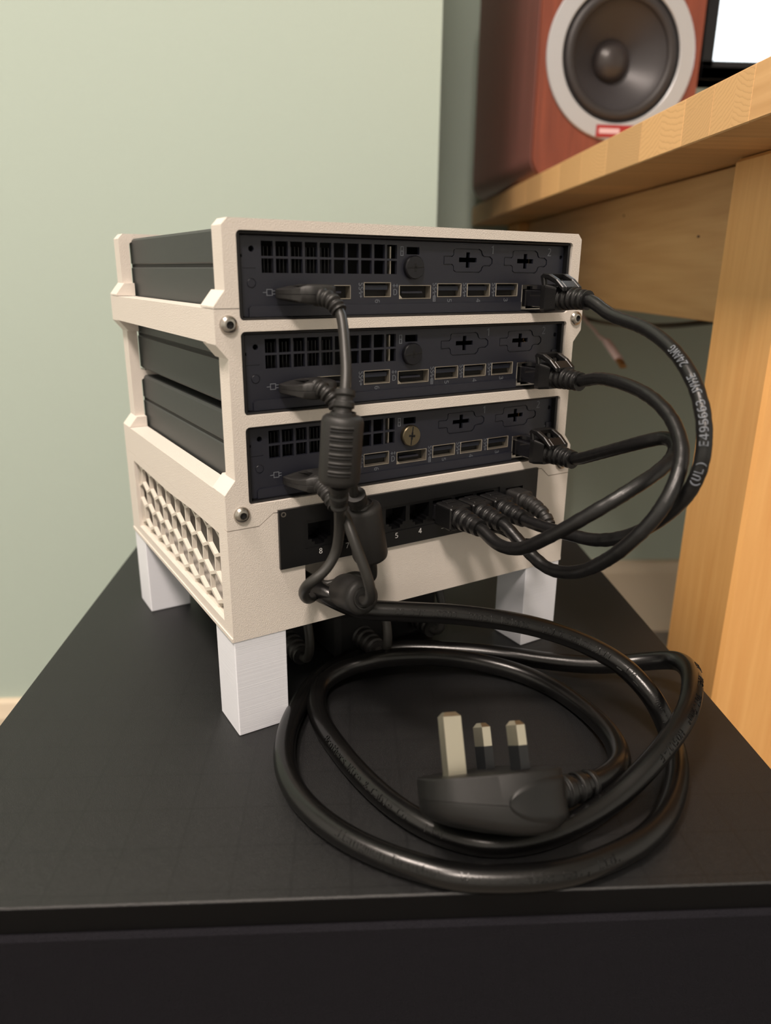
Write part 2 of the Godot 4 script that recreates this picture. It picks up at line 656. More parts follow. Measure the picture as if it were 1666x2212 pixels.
func room() -> void:
	var top := 1.98
	slab("floor", Vector3(-1.85, FLOOR - 0.1, -1.15), Vector3(2.15, FLOOR, 2.75), M.carpet)
	slab("ceiling", Vector3(-1.85, top, -1.15), Vector3(2.15, top + 0.1, 2.75), M.ceiling_white)
	slab("wall_chimney", Vector3(-1.85, FLOOR, -1.15), Vector3(0.1373, top, -0.5), M.wall_mint)
	slab("wall_back", Vector3(0.1373, FLOOR, -1.15), Vector3(2.15, top, -0.93), M.wall_mint)
	slab("wall_left", Vector3(-1.85, FLOOR, -0.5), Vector3(-1.7, top, 2.75), M.wall_cream)
	slab("wall_right", Vector3(2.0, FLOOR, -0.93), Vector3(2.15, top, 2.75), M.wall_cream)
	slab("wall_front", Vector3(-1.7, FLOOR, 2.6), Vector3(2.0, top, 2.75), M.wall_cream)
	var prof := poly([0, 0, 0.0, 0.1405, 0.004, 0.1405, 0.009, 0.138, 0.012, 0.128, 0.015, 0.12, 0.015, 0])
	# skirting: profile (out from the wall, up), run along the wall
	for s in [["baseboard_chimney", Vector3(-1.7, FLOOR, -0.5), 1.8523, 0.0], ["baseboard_return", Vector3(0.1373, FLOOR, -0.485), 0.43, 90.0], ["baseboard_back", Vector3(0.1523, FLOOR, -0.93), 1.8477, 0.0]]:
		var mb := MB.new()
		# local x runs along the wall, z comes out of it
		mb.prism(prof, 0.0, s[2], Transform3D(Basis(Vector3(0, 0, 1), Vector3(0, 1, 0), Vector3(1, 0, 0)), Vector3.ZERO))
		var o := struct(s[0], mb.mesh(), M.skirting)
		o.position = s[1]
		o.rotation_degrees.y = s[3]
	for q in [["square ceiling lamp with a glowing diffuser, the one nearer the front of the room", Vector3(-0.12, 1.905, 1.45)], ["square ceiling lamp with a glowing diffuser, the one nearer the mint wall", Vector3(-0.58, 1.905, 0.48)]]:
		var lamp := thing("ceiling_lamp", q[0], "lamp", q[1])
		var a := MB.new()
		a.box(Vector3(0, 0.045, 0), Vector3(0.40, 0.06, 0.40), 0.012)
		put(a.mesh(), "housing", M.ceiling_white, lamp)
		var b := MB.new()
		b.box(Vector3(0, 0.008, 0), Vector3(0.36, 0.016, 0.36), 0.006)
		put(b.mesh(), "diffuser", M.lamp_glow, lamp)


# ---------------------------------------------------------------- black box
func black_box() -> void:
	var t := thing("subwoofer", "large black box with a matte top and fuzzy cloth front, under the white rack", "speaker box", Vector3(0.0535, FLOOR, -0.09))
	var x0 := -0.1815; var x1 := 0.1815; var z0 := -0.205; var z1 := 0.1925
	var h := -FLOOR
	var a := MB.new()
	a.span(Vector3(x0, h - 0.0112, z0), Vector3(x1, h, z1), 0.0006)
	put(a.mesh(), "top_panel", M.box_top, t)
	var b := MB.new()
	b.span(Vector3(x0 + 0.001, 0.02, z0 + 0.001), Vector3(x1 - 0.001, h - 0.0114, z1 - 0.006), 0.001)
	put(b.mesh(), "cabinet", M.box_edge, t)
	var c := MB.new()
	c.span(Vector3(x0, 0.025, z1 - 0.006), Vector3(x1, h - 0.0116, z1 + 0.0022), 0.0016)
	put(c.mesh(), "front_grille", M.grille_cloth, t)
	var e := MB.new()
	e.span(Vector3(x0 + 0.0002, h - 0.0111, z1 - 0.0002), Vector3(x1 - 0.0002, h - 0.0006, z1 + 0.0003), 0.0001)
	put(e.mesh(), "edge_band", M.box_edge, t)
	for s in [[-1, -1], [-1, 1], [1, -1], [1, 1]]:
		var d := MB.new()
		d.lathe([Vector2(0, 0), Vector2(0.02, 0), Vector2(0.022, 0.004), Vector2(0.022, 0.021), Vector2(0, 0.021)], Transform3D(Basis(), Vector3(s[0] * 0.14, 0, s[1] * 0.14)), 20)
		put(d.mesh(), "foot", M.rubber, t)


# ---------------------------------------------------------------- printed rack (its own axes: x right, y up, z out of the front)
func mirror(left: Array) -> PackedVector2Array:
	var p := PackedVector2Array()
	for i in range(0, left.size(), 2):
		p.append(Vector2(left[i], left[i + 1]))
	for i in range(left.size() - 2, -1, -2):
		p.append(Vector2(W - left[i], left[i + 1]))
	return p


func rack() -> void:
	var t := thing("printed_rack", "white 3D printed rack on four legs holding three small computers and a network switch", "rack", Vector3.ZERO, PHI)
	var back := -DEEP
	var open3 := rrect(0, 0.1150, W, 0.1495, 0.002)
	var open2 := rrect(0, 0.1545, W, 0.1892, 0.002)
	var open1 := rrect(0, 0.1936, W, 0.2283, 0.002)
	var rail := func(y0: float, y1: float) -> Array:
		return [csg_box(Vector3(-SHO, y0, back + 0.005), Vector3(0.0003, y1, -0.005)), csg_box(Vector3(W - 0.0003, y0, back + 0.005), Vector3(W + SHO, y1, -0.005))]
	# top frame
	var top := mirror([-SHO, 0.1985, -SHO, 0.1993, -POST, 0.2055, -POST, 0.2300, -0.0032, 0.2327])
	var bits := [csg_poly(top, -0.0115, 0.0), csg_poly(top, back, back + 0.0115)]
	bits += [csg_poly(mirror([-SHO, 0.1985, -SHO, 0.1993, -POST, 0.2055]), -0.016, -0.010), csg_poly(mirror([-SHO, 0.1985, -SHO, 0.1993, -POST, 0.2055]), back + 0.010, back + 0.016)]
	bits += [csg_poly(rrect(0, 0.19, W, 0.2283, 0.002), back - 0.01, 0.01, true)]
	csg("top_frame", M.white_print, t, bits)
	# middle frame
	var mid := mirror([-SHO, 0.1047, -SHO, 0.1208, -POST, 0.1269, -POST, 0.1782, -SHO, 0.1843, -SHO, 0.1982])
	var mid_front := PackedVector2Array()
	for p in mid:
		mid_front.append(p)
	mid_front.append_array(poly([0.1787, 0.1047, 0.1729, 0.1097, 0.0111, 0.1097, 0.0042, 0.1047]))
	bits = [csg_poly(mid_front, -0.0115, 0.0), csg_poly(mid, back, back + 0.0115)]
	for w in [[-SHO, 0.1208, -POST, 0.1269, 0.02, 0.1269, 0.02, 0.1208], [-SHO, 0.1843, -POST, 0.1782, 0.02, 0.1782, 0.02, 0.1843]]:
		var q := poly(w)
		var q2 := PackedVector2Array()
		for p in q:
			q2.append(Vector2(W - p.x, p.y))
		for zz in [[-0.016, -0.010], [back + 0.010, back + 0.016]]:
			bits += [csg_poly(q, zz[0], zz[1]), csg_poly(q2, zz[0], zz[1])]
	bits += rail.call(0.1047, 0.1206)
	bits += rail.call(0.1846, 0.1982)
	bits += [csg_poly(open3, back - 0.01, 0.01, true), csg_poly(open2, back - 0.01, 0.01, true), csg_poly(rrect(0, 0.1936, W, 0.2283, 0.002), back - 0.01, 0.01, true)]
	csg("middle_frame", M.white_print, t, bits)
	# base frame: front wall with the switch cut-out and the cable slot, floor, sides
	var base_front := poly([-SHO, 0.0504, -SHO, 0.1043, 0.0043, 0.1043, 0.0112, 0.1093, 0.1728, 0.1093, 0.1786, 0.1043, W + SHO, 0.1043, W + SHO, 0.0504])
	bits = [csg_poly(base_front, -0.004, 0.0)]
	bits += [csg_box(Vector3(-SHO, 0.0504, back), Vector3(W + SHO, 0.0535, -0.003)), csg_box(Vector3(-SHO, 0.0504, back), Vector3(W + SHO, 0.1046, back + 0.004))]
	bits += [csg_box(Vector3(W + SHO - 0.004, 0.0504, back), Vector3(W + SHO, 0.1046, -0.003))]
	bits += [csg_box(Vector3(-SHO, 0.0504, back), Vector3(-SHO + 0.0024, 0.1046, -0.003))]
	bits += [csg_box(Vector3(-SHO - 0.0005, 0.0504, back), Vector3(-SHO + 0.001, 0.0522, -0.0002)), csg_box(Vector3(W + SHO - 0.001, 0.0504, back), Vector3(W + SHO + 0.0005, 0.0522, -0.0002))]
	bits += [csg_box(Vector3(0.0144, 0.0814, -0.02), Vector3(0.1689, 0.1096, 0.01), true)]
	bits += [csg_poly(poly([0.0262, 0.0622, 0.0262, 0.083, 0.0405, 0.083, 0.0405, 0.078, 0.038, 0.0755, 0.038, 0.0622]), -0.02, 0.01, true)]
	# side window with a sagging upper edge
	var win := poly([0.0112, 0.0572, 0.0112, 0.1006, 0.05, 0.1008, 0.09, 0.0994, 0.13, 0.1000, 0.1665, 0.1004, 0.1665, 0.0572])
	var cut := csg_poly(win, 0.0, 0.02, true)
	cut.position = Vector3(-SHO - 0.01, 0, 0)
	cut.rotation.y = PI / 2
	cut.position.x = -SHO + 0.006
	cut.depth = 0.02
	bits += [cut]
	csg("base_frame", M.white_print, t, bits)
	# honeycomb side panel
	bits = [csg_box(Vector3(-SHO + 0.0022, 0.0535, back + 0.008), Vector3(-SHO + 0.0044, 0.1042, -0.0085))]
	for row in 5:
		for col in 11:
			var z := 0.0172 + 0.0176 * col - (0.0088 if row % 2 else 0.0) + 0.0
			var y := 0.1040 - 0.0120 * row
			var hx := PackedVector2Array()
			for q in [[0.0081, 0.0036], [0, 0.0070], [-0.0081, 0.0036], [-0.0081, -0.0036], [0, -0.0070], [0.0081, -0.0036]]:
				hx.append(Vector2(clampf(z + q[0], 0.0112, 0.1665), clampf(y + q[1], 0.0574, 0.1032)))
			if z + 0.0081 < 0.0125 or z - 0.0081 > 0.165:
				continue
			var c := CSGPolygon3D.new()
			c.polygon = clean(hx)
			c.depth = 0.02
			c.rotation.y = PI / 2
			c.position.x = -SHO + 0.012
			c.position.x -= 0.02 if false else 0.0
			c.operation = CSGShape3D.OPERATION_SUBTRACTION
			bits.append(c)
	csg("honeycomb_panel", M.white_smooth, t, bits)
	for s in [[-SHO + 0.0004, -0.0255], [W + SHO - 0.0264, -0.0255], [-SHO + 0.0004, back + 0.0005], [W + SHO - 0.0264, back + 0.0005]]:
		var a := MB.new()
		a.span(Vector3(s[0], 0.0, s[1]), Vector3(s[0] + 0.026, 0.0506, s[1] + 0.025), 0.0004)
		put(a.mesh(), "leg", M.white_layers, t)
	for s in [[-0.0050, 0.1921], [-0.0036, 0.1111], [W + 0.0060, 0.1905], [W + 0.0040, 0.1111]]:
		var a := MB.new()
		var xf := Transform3D(Basis(Vector3(1, 0, 0), Vector3(0, 0, 1), Vector3(0, -1, 0)), Vector3(s[0], s[1], 0.0))
		a.lathe([Vector2(0.0038, 0.0), Vector2(0.0038, 0.0005), Vector2(0.0034, 0.0013), Vector2(0.0027, 0.0019), Vector2(0.0020, 0.0022), Vector2(0.0016, 0.0022), Vector2(0.0015, 0.0008), Vector2(0.0, 0.0008)], xf, 24)
		var sc := put(a.mesh(), "screw", M.steel, t)
		var hs := MB.new()
		hs.prism(circle(s[0], s[1], 0.0016, 6), 0.0006, 0.0011)
		put(hs.mesh(), "socket", M.inside_black, sc)


func clean(p: PackedVector2Array) -> PackedVector2Array:
	var q := PackedVector2Array()
	for i in p.size():
		if q.is_empty() or q[q.size() - 1].distance_to(p[i]) > 0.0004:
			q.append(p[i])
	if q.size() > 1 and q[0].distance_to(q[q.size() - 1]) < 0.0004:
		q.remove_at(q.size() - 1)
	return q


# ---------------------------------------------------------------- small computer
func shell(y0: float, y1: float, lid: bool) -> ArrayMesh:
	var a := MB.new()
	a.span(Vector3(0.0016, y0, -0.1795), Vector3(0.1814, y1, -0.030), 0.0012)
	a.span(Vector3(0.0016, y0, -0.0303), Vector3(0.0028, y1, -0.0066), 0.0005)
	a.span(Vector3(0.1802, y0, -0.0303), Vector3(0.1814, y1, -0.0066), 0.0005)
	if lid:
		a.span(Vector3(0.0016, y1 - 0.0012, -0.0303), Vector3(0.1814, y1, -0.0066), 0.0005)
	else:
		a.span(Vector3(0.0016, y0, -0.0303), Vector3(0.1814, y0 + 0.0012, -0.0066), 0.0005)
	return a.mesh()


func frame_ring(x0: float, y0: float, x1: float, y1: float, z0: float, z1: float, w: float) -> MB:
	var a := MB.new()
	a.span(Vector3(x0, y0, z0), Vector3(x1, y0 + w, z1), 0.00015)
	a.span(Vector3(x0, y1 - w, z0), Vector3(x1, y1, z1), 0.00015)
	a.span(Vector3(x0, y0 + w, z0), Vector3(x0 + w, y1 - w, z1), 0.00015)
	a.span(Vector3(x1 - w, y0 + w, z0), Vector3(x1, y1 - w, z1), 0.00015)
	return a


func letter(parent: Node, s: String, x: float, y: float, z: float, height: float, m: Material, turn := 0.0, called := "numeral") -> void:
	put(text_mesh(s, height, 0.0001), called, m, parent, Transform3D(Basis(Vector3(0, 0, 1), turn), Vector3(x, y, z)))


func cover_outline(cx: float, s: float, grow: float) -> PackedVector2Array:
	var p := PackedVector2Array()
	for q in [[-14.2, 1.6], [-9.4, 1.6], [-8.6, 2.4], [-8.6, 4.4], [-7.8, 5.0], [6.6, 5.0], [8.0, 4.2], [8.6, 2.6], [9.6, 1.8], [13.4, 1.7], [14.8, 0.6], [14.8, -1.2], [13.4, -2.3], [9.8, -2.3], [8.8, -3.0], [8.4, -4.4], [7.0, -5.4], [-7.2, -5.4], [-8.4, -4.6], [-8.6, -2.6], [-9.4, -2.0], [-14.2, -2.0]]:
		p.append(Vector2(cx + q[0] * s * 0.001 * (1.0 + grow * 0.0), 0.0252 + q[1] * 0.001))
	var g := Geometry2D.offset_polygon(p, grow, Geometry2D.JOIN_MITER)
	return g[0] if g.size() else p


func computer(i: int, label: String) -> Node3D:
	var y0: float = PC_Y[i]
	var t := thing("small_computer", label, "computer", Vector3(0, y0, 0), PHI, "small computers in the white rack")
	put(shell(0.0008, 0.0213, false), "lower_shell", M.case_grey, t)
	put(shell(0.0217, 0.0365, true), "upper_shell", M.case_grey, t)
	var sb := MB.new()
	sb.span(Vector3(0.0022, 0.0205, -0.179), Vector3(0.1808, 0.0225, -0.030), 0.0002)
	sb.span(Vector3(0.0022, 0.0205, -0.0303), Vector3(0.0030, 0.0225, -0.006), 0.0002)
	sb.span(Vector3(0.0040, 0.0025, -0.0303), Vector3(0.179, 0.034, -0.0295), 0.0001)
	put(sb.mesh(), "seam_band", M.inside_black, t)
	var rm := MB.new()
	rm.span(Vector3(0.0004, 0.0003, -0.012), Vector3(0.0021, 0.0343, -0.0012), 0.0004)
	rm.span(Vector3(0.1812, 0.0003, -0.012), Vector3(0.1827, 0.0343, -0.0012), 0.0004)
	rm.span(Vector3(0.0004, 0.0333, -0.012), Vector3(0.1827, 0.0344, -0.0012), 0.0004)
	rm.span(Vector3(0.0004, 0.0002, -0.012), Vector3(0.1827, 0.0010, -0.0012), 0.0003)
	put(rm.mesh(), "case_rim", M.rim_black, t)
	# rear panel with all its openings
	var z0 := -0.0062
	var z1 := -0.0045
	var bits := [csg_poly(rrect(0.0026, 0.0012, 0.1810, 0.0330, 0.0016), z0, z1)]
	bits.append(csg_poly(poly([0.0056, 0.0012, 0.0056, 0.0046, 0.0066, 0.0056, 0.1530, 0.0056, 0.1530, 0.0012]), z1 - 0.0005, z1 + 0.0012))
	var lip := csg_poly(poly([-0.0022, 0.0012, 0.0026, 0.0012, 0.0026, 0.0046]), 0.004, 0.157, true)
	lip.polygon = poly([0.0, -0.001, 0.004, -0.001, 0.004, 0.0046, 0.0, 0.0010])
	bits.append(csg_box(Vector3(0.1775, 0.0012, z1 - 0.0005), Vector3(0.1826, 0.0196, z1 + 0.0007)))
	var cols := [12.2, 17.5, 18.6, 24.2, 25.3, 30.8, 32.0, 37.8, 39.0, 44.5, 45.7, 51.3, 52.5, 58.0, 59.3, 64.7, 66.0, 71.5, 72.7, 78.0]
	for k in 10:
		bits.append(csg_box(Vector3(cols[2 * k] * 0.001, 0.0186, -0.02), Vector3(cols[2 * k + 1] * 0.001, 0.0243, 0.01), true))
		bits.append(csg_box(Vector3(cols[2 * k] * 0.001, 0.0252, -0.02), Vector3(cols[2 * k + 1] * 0.001, 0.0311, 0.01), true))
	bits += [csg_poly(circle(0.0079, 0.0279, 0.0012), -0.02, 0.01, true), csg_poly(circle(0.1794, 0.0275, 0.0011), -0.02, 0.01, true)]
	bits += [csg_box(Vector3(0.0832, 0.0272, -0.02), Vector3(0.0902, 0.0304, 0.01), true)]
	var usb := [[60.6, 8.5, 74.9, 15.0], [100.9, 8.3, 115.1, 14.6], [118.6, 8.3, 132.9, 14.6], [136.6, 8.3, 150.9, 14.7]]
	var disp := [[36.8, 7.8, 53.9, 13.8], [79.3, 7.6, 97.2, 13.8]]
	for u in usb + disp:
		bits.append(csg_box(Vector3(u[0], u[1], -20) * 0.001, Vector3(u[2], u[3], 10) * 0.001, true))
	bits.append(csg_box(Vector3(0.1537, 0.0017, -0.02), Vector3(0.1690, 0.0139, 0.01), true))
	bits.append(csg_poly(circle(0.0074, 0.0145, 0.0021), z1 - 0.0003, 0.01, true))
	bits.append(csg_box(Vector3(0.0, 0.0203, z1 - 0.0004), Vector3(0.0094, 0.0206, 0.01), true))
	bits.append(csg_box(Vector3(0.0022, 0.0246, z1 - 0.0012), Vector3(0.0038, 0.0258, 0.01), true))
	for cv in [[0.1186, 1.0], [0.1551, 0.97]]:
		bits.append(csg_poly(cover_outline(cv[0], cv[1], 0.0003), z1 - 0.0008, 0.01, true))
		bits += [csg_box(Vector3(cv[0] - 0.0056, 0.0241, -0.02), Vector3(cv[0] + 0.0056, 0.0266, 0.01), true), csg_box(Vector3(cv[0] - 0.0014, 0.0215, -0.02), Vector3(cv[0] + 0.0014, 0.0291, 0.01), true)]
	csg("back_panel", M.panel_black, t, bits)
	var disc := MB.new()
	disc.lathe([Vector2(0.0018, 0), Vector2(0.0018, 0.0005), Vector2(0.0016, 0.0007), Vector2(0, 0.0007)], Transform3D(Basis(Vector3(1, 0, 0), Vector3(0, 0, 1), Vector3(0, -1, 0)), Vector3(0.0074, 0.0145, z1 - 0.0006)), 24)
	put(disc.mesh(), "antenna_plug", M.panel_black, t)
	for cv in [[0.1186, 1.0], [0.1551, 0.97]]:
		var x: float = cv[0]
		var cut := [csg_poly(cover_outline(x, cv[1], -0.0002), z1 - 0.0012, z1 - 0.0002)]
		cut += [csg_box(Vector3(x - 0.0053, 0.0243, -0.02), Vector3(x + 0.0053, 0.0264, 0.01), true), csg_box(Vector3(x - 0.0011, 0.0218, -0.02), Vector3(x + 0.0011, 0.0288, 0.01), true)]
		csg("port_cover", M.panel_black, t, cut)
	var fins := MB.new()
	for k in 19:
		var fx := 0.0135 + 0.00178 * k
		fins.span(Vector3(fx, 0.0175, -0.029), Vector3(fx + 0.00022, 0.0292, -0.0095), 0.00005)
	var fo := put(fins.mesh(), "heatsink_fins", M.fin_metal, t)
	fo.set_meta("kind", "stuff")
	var br := MB.new()
	br.span(Vector3(0.0119, 0.0182, -0.0105), Vector3(0.0125, 0.0296, -0.0068), 0.0001)
	put(br.mesh(), "fan_bracket", M.dull_steel, t)
	br = MB.new()
	br.span(Vector3(0.0758, 0.0182, -0.0092), Vector3(0.0766, 0.0305, -0.0072), 0.0001)
	put(br.mesh(), "fan_bracket", M.dull_steel, t)
	for u in usb:
		var a := frame_ring(u[0] * 0.001, u[1] * 0.001, u[2] * 0.001, u[3] * 0.001, -0.0115, z1 + 0.0003, 0.00038)
		var p := put(a.mesh(), "usb_port", M.dull_steel, t)
		var b := MB.new()
		b.span(Vector3(u[0] * 0.001 + 0.0009, u[3] * 0.001 - 0.0034, -0.0125), Vector3(u[2] * 0.001 - 0.0009, u[3] * 0.001 - 0.0012, -0.0056), 0.0002)
		put(b.mesh(), "tongue", M.tongue_blue, p)
		var c := MB.new()
		c.span(Vector3(u[0] + 0.4, u[1] + 0.4, -11.4) * 0.001, Vector3(u[2] - 0.4, u[3] - 0.4, -8.4) * 0.001, 0.0001)
		put(c.mesh(), "port_back", M.inside_black, p)
	for u in disp:
		var a := frame_ring(u[0] * 0.001, u[1] * 0.001, u[2] * 0.001, u[3] * 0.001, -0.0115, z1 + 0.0003, 0.00038)
		a.prism(poly([u[0] * 0.001, u[1] * 0.001, u[0] * 0.001 + 0.0022, u[1] * 0.001, u[0] * 0.001, u[1] * 0.001 + 0.0022]), -0.0175, z1 + 0.0002)
		var p := put(a.mesh(), "display_port", M.dull_steel, t)
		var b := MB.new()
		b.span(Vector3(u[0] * 0.001 + 0.0022, u[1] * 0.001 + 0.0024, -0.017), Vector3(u[2] * 0.001 - 0.0042, u[1] * 0.001 + 0.0034, -0.0054), 0.0002)
		put(b.mesh(), "tongue", M.panel_black, p)
		var c := MB.new()
		c.span(Vector3(u[0] + 0.4, u[1] + 0.4, -11.4) * 0.001, Vector3(u[2] - 0.4, u[3] - 0.4, -8.4) * 0.001, 0.0001)
		put(c.mesh(), "port_back", M.inside_black, p)
	var net := frame_ring(0.1537, 0.0017, 0.1690, 0.0139, -0.0175, z1 + 0.0004, 0.0007)
	net.span(Vector3(0.1537, 0.0118, -0.0175), Vector3(0.1570, 0.0139, z1 + 0.0004), 0.0001)
	net.span(Vector3(0.1657, 0.0118, -0.0175), Vector3(0.1690, 0.0139, z1 + 0.0004), 0.0001)
	net.span(Vector3(0.1537, 0.0017, -0.0175), Vector3(0.1568, 0.0034, z1 + 0.0004), 0.0001)
	var np := put(net.mesh(), "network_port", M.steel, t)
	var nb := MB.new()
	nb.span(Vector3(0.1537, 0.0017, -0.0182), Vector3(0.1690, 0.0139, -0.0174), 0.0001)
	put(nb.mesh(), "port_back", M.inside_black, np)
	# thumb screw
	var xf := Transform3D(Basis(Vector3(1, 0, 0), Vector3(0, 0, 1), Vector3(0, -1, 0)), Vector3(0.0866, 0.0216, z1))
	var k := MB.new()
	k.lathe([Vector2(0.0052, -0.0005), Vector2(0.0052, 0.0021), Vector2(0.0048, 0.0026), Vector2(0.0, 0.0026)], xf, 32)
	var screw := put(k.mesh(), "thumb_screw", M.brass_screw if i == 2 else M.knob_black, t)
	var d := MB.new()
	var spin := Transform3D(Basis(Vector3(0, 0, 1), [0.05, 0.1, 1.45][i]), Vector3(0.0866, 0.0216, z1 + 0.0022))
	d.box(Vector3(0, 0, 0), Vector3(0.0092, 0.0007, 0.001), 0.0001, spin)
	d.box(Vector3(0, 0, 0), Vector3(0.0036, 0.0011, 0.0011), 0.0001, spin)
	d.box(Vector3(0, 0, 0), Vector3(0.0011, 0.0036, 0.0011), 0.0001, spin)
	put(d.mesh(), "slot", M.inside_black, screw)
	# print on the panel
	var zt := z1 + 0.00008
	letter(t, "1", 0.1335, 0.0301, zt, 0.0036, M.print_grey)
	letter(t, "2", 0.1711, 0.0298, zt, 0.0036, M.print_grey)
	var zl := z1 + 0.0001
	letter(t, "6", 0.0676, 0.0068, zl, 0.0024, M.print_grey, -PI / 2)
	letter(t, "5", 0.1081, 0.0067, zl, 0.0024, M.print_grey, -PI / 2)
	letter(t, "4", 0.1257, 0.0066, zl, 0.0024, M.print_grey, -PI / 2)
	letter(t, "3", 0.1433, 0.0066, zl, 0.0024, M.print_grey, -PI / 2)
	for x in [0.0591, 0.0993, 0.1171, 0.1352]:
		letter(t, "SS", x, 0.0133, zl, 0.0018, M.print_grey, -PI / 2, "lettering")
		var a := MB.new()
		a.span(Vector3(x - 0.00012, 0.0088, zt - 0.0001), Vector3(x + 0.00012, 0.0117, zt + 0.00005), 0.00001)
		a.prism(poly([x - 0.0006, 0.0092, x + 0.0006, 0.0092, x, 0.0082]), zt - 0.0001, zt + 0.00005)
		a.span(Vector3(x - 0.0009, 0.0100, zt - 0.0001), Vector3(x - 0.0005, 0.0107, zt + 0.00005), 0.00001)
		a.span(Vector3(x + 0.0005, 0.0105, zt - 0.0001), Vector3(x + 0.0009, 0.0112, zt + 0.00005), 0.00001)
		put(a.mesh(), "usb_symbol", M.print_grey, t)
	letter(t, "D", 0.0772, 0.0106, zl, 0.0026, M.print_grey, 0.0, "lettering")
	letter(t, "+", 0.0765, 0.0135, zl, 0.0016, M.print_grey, 0.0, "lettering")
	letter(t, "+", 0.0781, 0.0135, zl, 0.0016, M.print_grey, 0.0, "lettering")
	var s := MB.new()
	for f in [[0.0139, 0.0095, 0.0166, 0.0098], [0.0139, 0.0119, 0.0166, 0.0122], [0.0139, 0.0098, 0.0142, 0.0119], [0.0163, 0.0098, 0.0166, 0.0119], [0.0123, 0.0107, 0.0139, 0.0110], [0.0166, 0.0113, 0.0178, 0.0116], [0.0166, 0.0101, 0.0178, 0.0104],
			[0.0985, 0.0063, 0.1000, 0.0066], [0.0985, 0.0086, 0.1000, 0.0089], [0.0985, 0.0066, 0.0988, 0.0086], [0.0997, 0.0066, 0.1000, 0.0086], [0.0991, 0.0068, 0.0994, 0.0084],
			[0.0798, 0.0265, 0.0814, 0.0268], [0.0798, 0.0284, 0.0814, 0.0287], [0.0798, 0.0303, 0.0814, 0.0306], [0.0798, 0.0268, 0.0801, 0.0303], [0.0811, 0.0268, 0.0814, 0.0303],
			[0.1776, 0.0184, 0.1784, 0.0191], [0.1768, 0.0170, 0.1776, 0.0177], [0.1785, 0.0170, 0.1793, 0.0177]]:
		s.span(Vector3(f[0], f[1], zt - 0.0001), Vector3(f[2], f[3], zt + 0.00005), 0.00001)
	put(s.mesh(), "symbols", M.print_grey, t)
	return t


# ---------------------------------------------------------------- network switch
func network_switch() -> void:
	var t := thing("network_switch", "slim black eight port network switch set in the base of the white rack", "network switch", Vector3(0, 0.0815, 0), PHI)
	var b := MB.new()
	b.span(Vector3(0.0160, 0.0010, -0.105), Vector3(0.1675, 0.0278, -0.012), 0.0008)
	put(b.mesh(), "housing", M.switch_black, t)
	var bits := [csg_box(Vector3(0.0132, 0.0006, -0.0005), Vector3(0.1690, 0.0292, 0.0016))]
	bits += [csg_box(Vector3(0.0150, 0.0012, -0.0125), Vector3(0.1680, 0.0284, 0.0))]
	bits += [csg_box(Vector3(0.0258, 0.0084, 0.0008), Vector3(0.1420, 0.0222, 0.01), true)]
	for k in 8:
		var x := 0.0267 + 0.01415 * k
		bits += [csg_box(Vector3(x + 0.0010, 0.0126, -0.014), Vector3(x + 0.0128, 0.0206, 0.01), true)]
		bits += [csg_box(Vector3(x + 0.0028, 0.0112, -0.014), Vector3(x + 0.0110, 0.0130, 0.01), true), csg_box(Vector3(x + 0.0044, 0.0096, -0.014), Vector3(x + 0.0094, 0.0116, 0.01), true)]
	bits += [csg_box(Vector3(0.1462, 0.0096, -0.01), Vector3(0.1585, 0.0206, 0.01), true)]
	csg("front_plate", M.switch_black, t, bits)
	for k in 8:
		var x := 0.0267 + 0.01415 * k
		var a := MB.new()
		a.span(Vector3(x + 0.0010, 0.0094, -0.0135), Vector3(x + 0.0128, 0.0208, -0.0128), 0.0001)
		for j in 8:
			a.span(Vector3(x + 0.0030 + 0.001 * j, 0.0196, -0.0125), Vector3(x + 0.0033 + 0.001 * j, 0.0206, -0.004), 0.00005)
		put(a.mesh(), "network_port", M.inside_black, t)
	for q in [["8", 0.0337], ["7", 0.0481], ["6", 0.0621], ["5", 0.0762], ["4", 0.0904], ["3", 0.1045], ["2", 0.1186], ["1", 0.1327]]:
		letter(t, q[0], q[1], 0.0061, 0.00165, 0.0026, M.print_white)
	var r := MB.new()
	r.lathe([Vector2(0.0008, 0), Vector2(0.0008, 0.0004), Vector2(0.0012, 0.0004), Vector2(0.0012, 0)], Transform3D(Basis(Vector3(1, 0, 0), Vector3(0, 0, 1), Vector3(0, -1, 0)), Vector3(0.0153, 0.0272, 0.0016)), 16)
	put(r.mesh(), "rivet", M.steel, t)


# ---------------------------------------------------------------- ribbed strain relief radius
func ribs(r0: float, r1: float, count: float, depth: float) -> Callable:
	return func(s: float, total: float) -> float:
		var u := s / total
		var w := fposmod(u * count, 1.0)
		return lerpf(r0, r1, u) - (depth if w > 0.55 and u < 0.94 else 0.0)


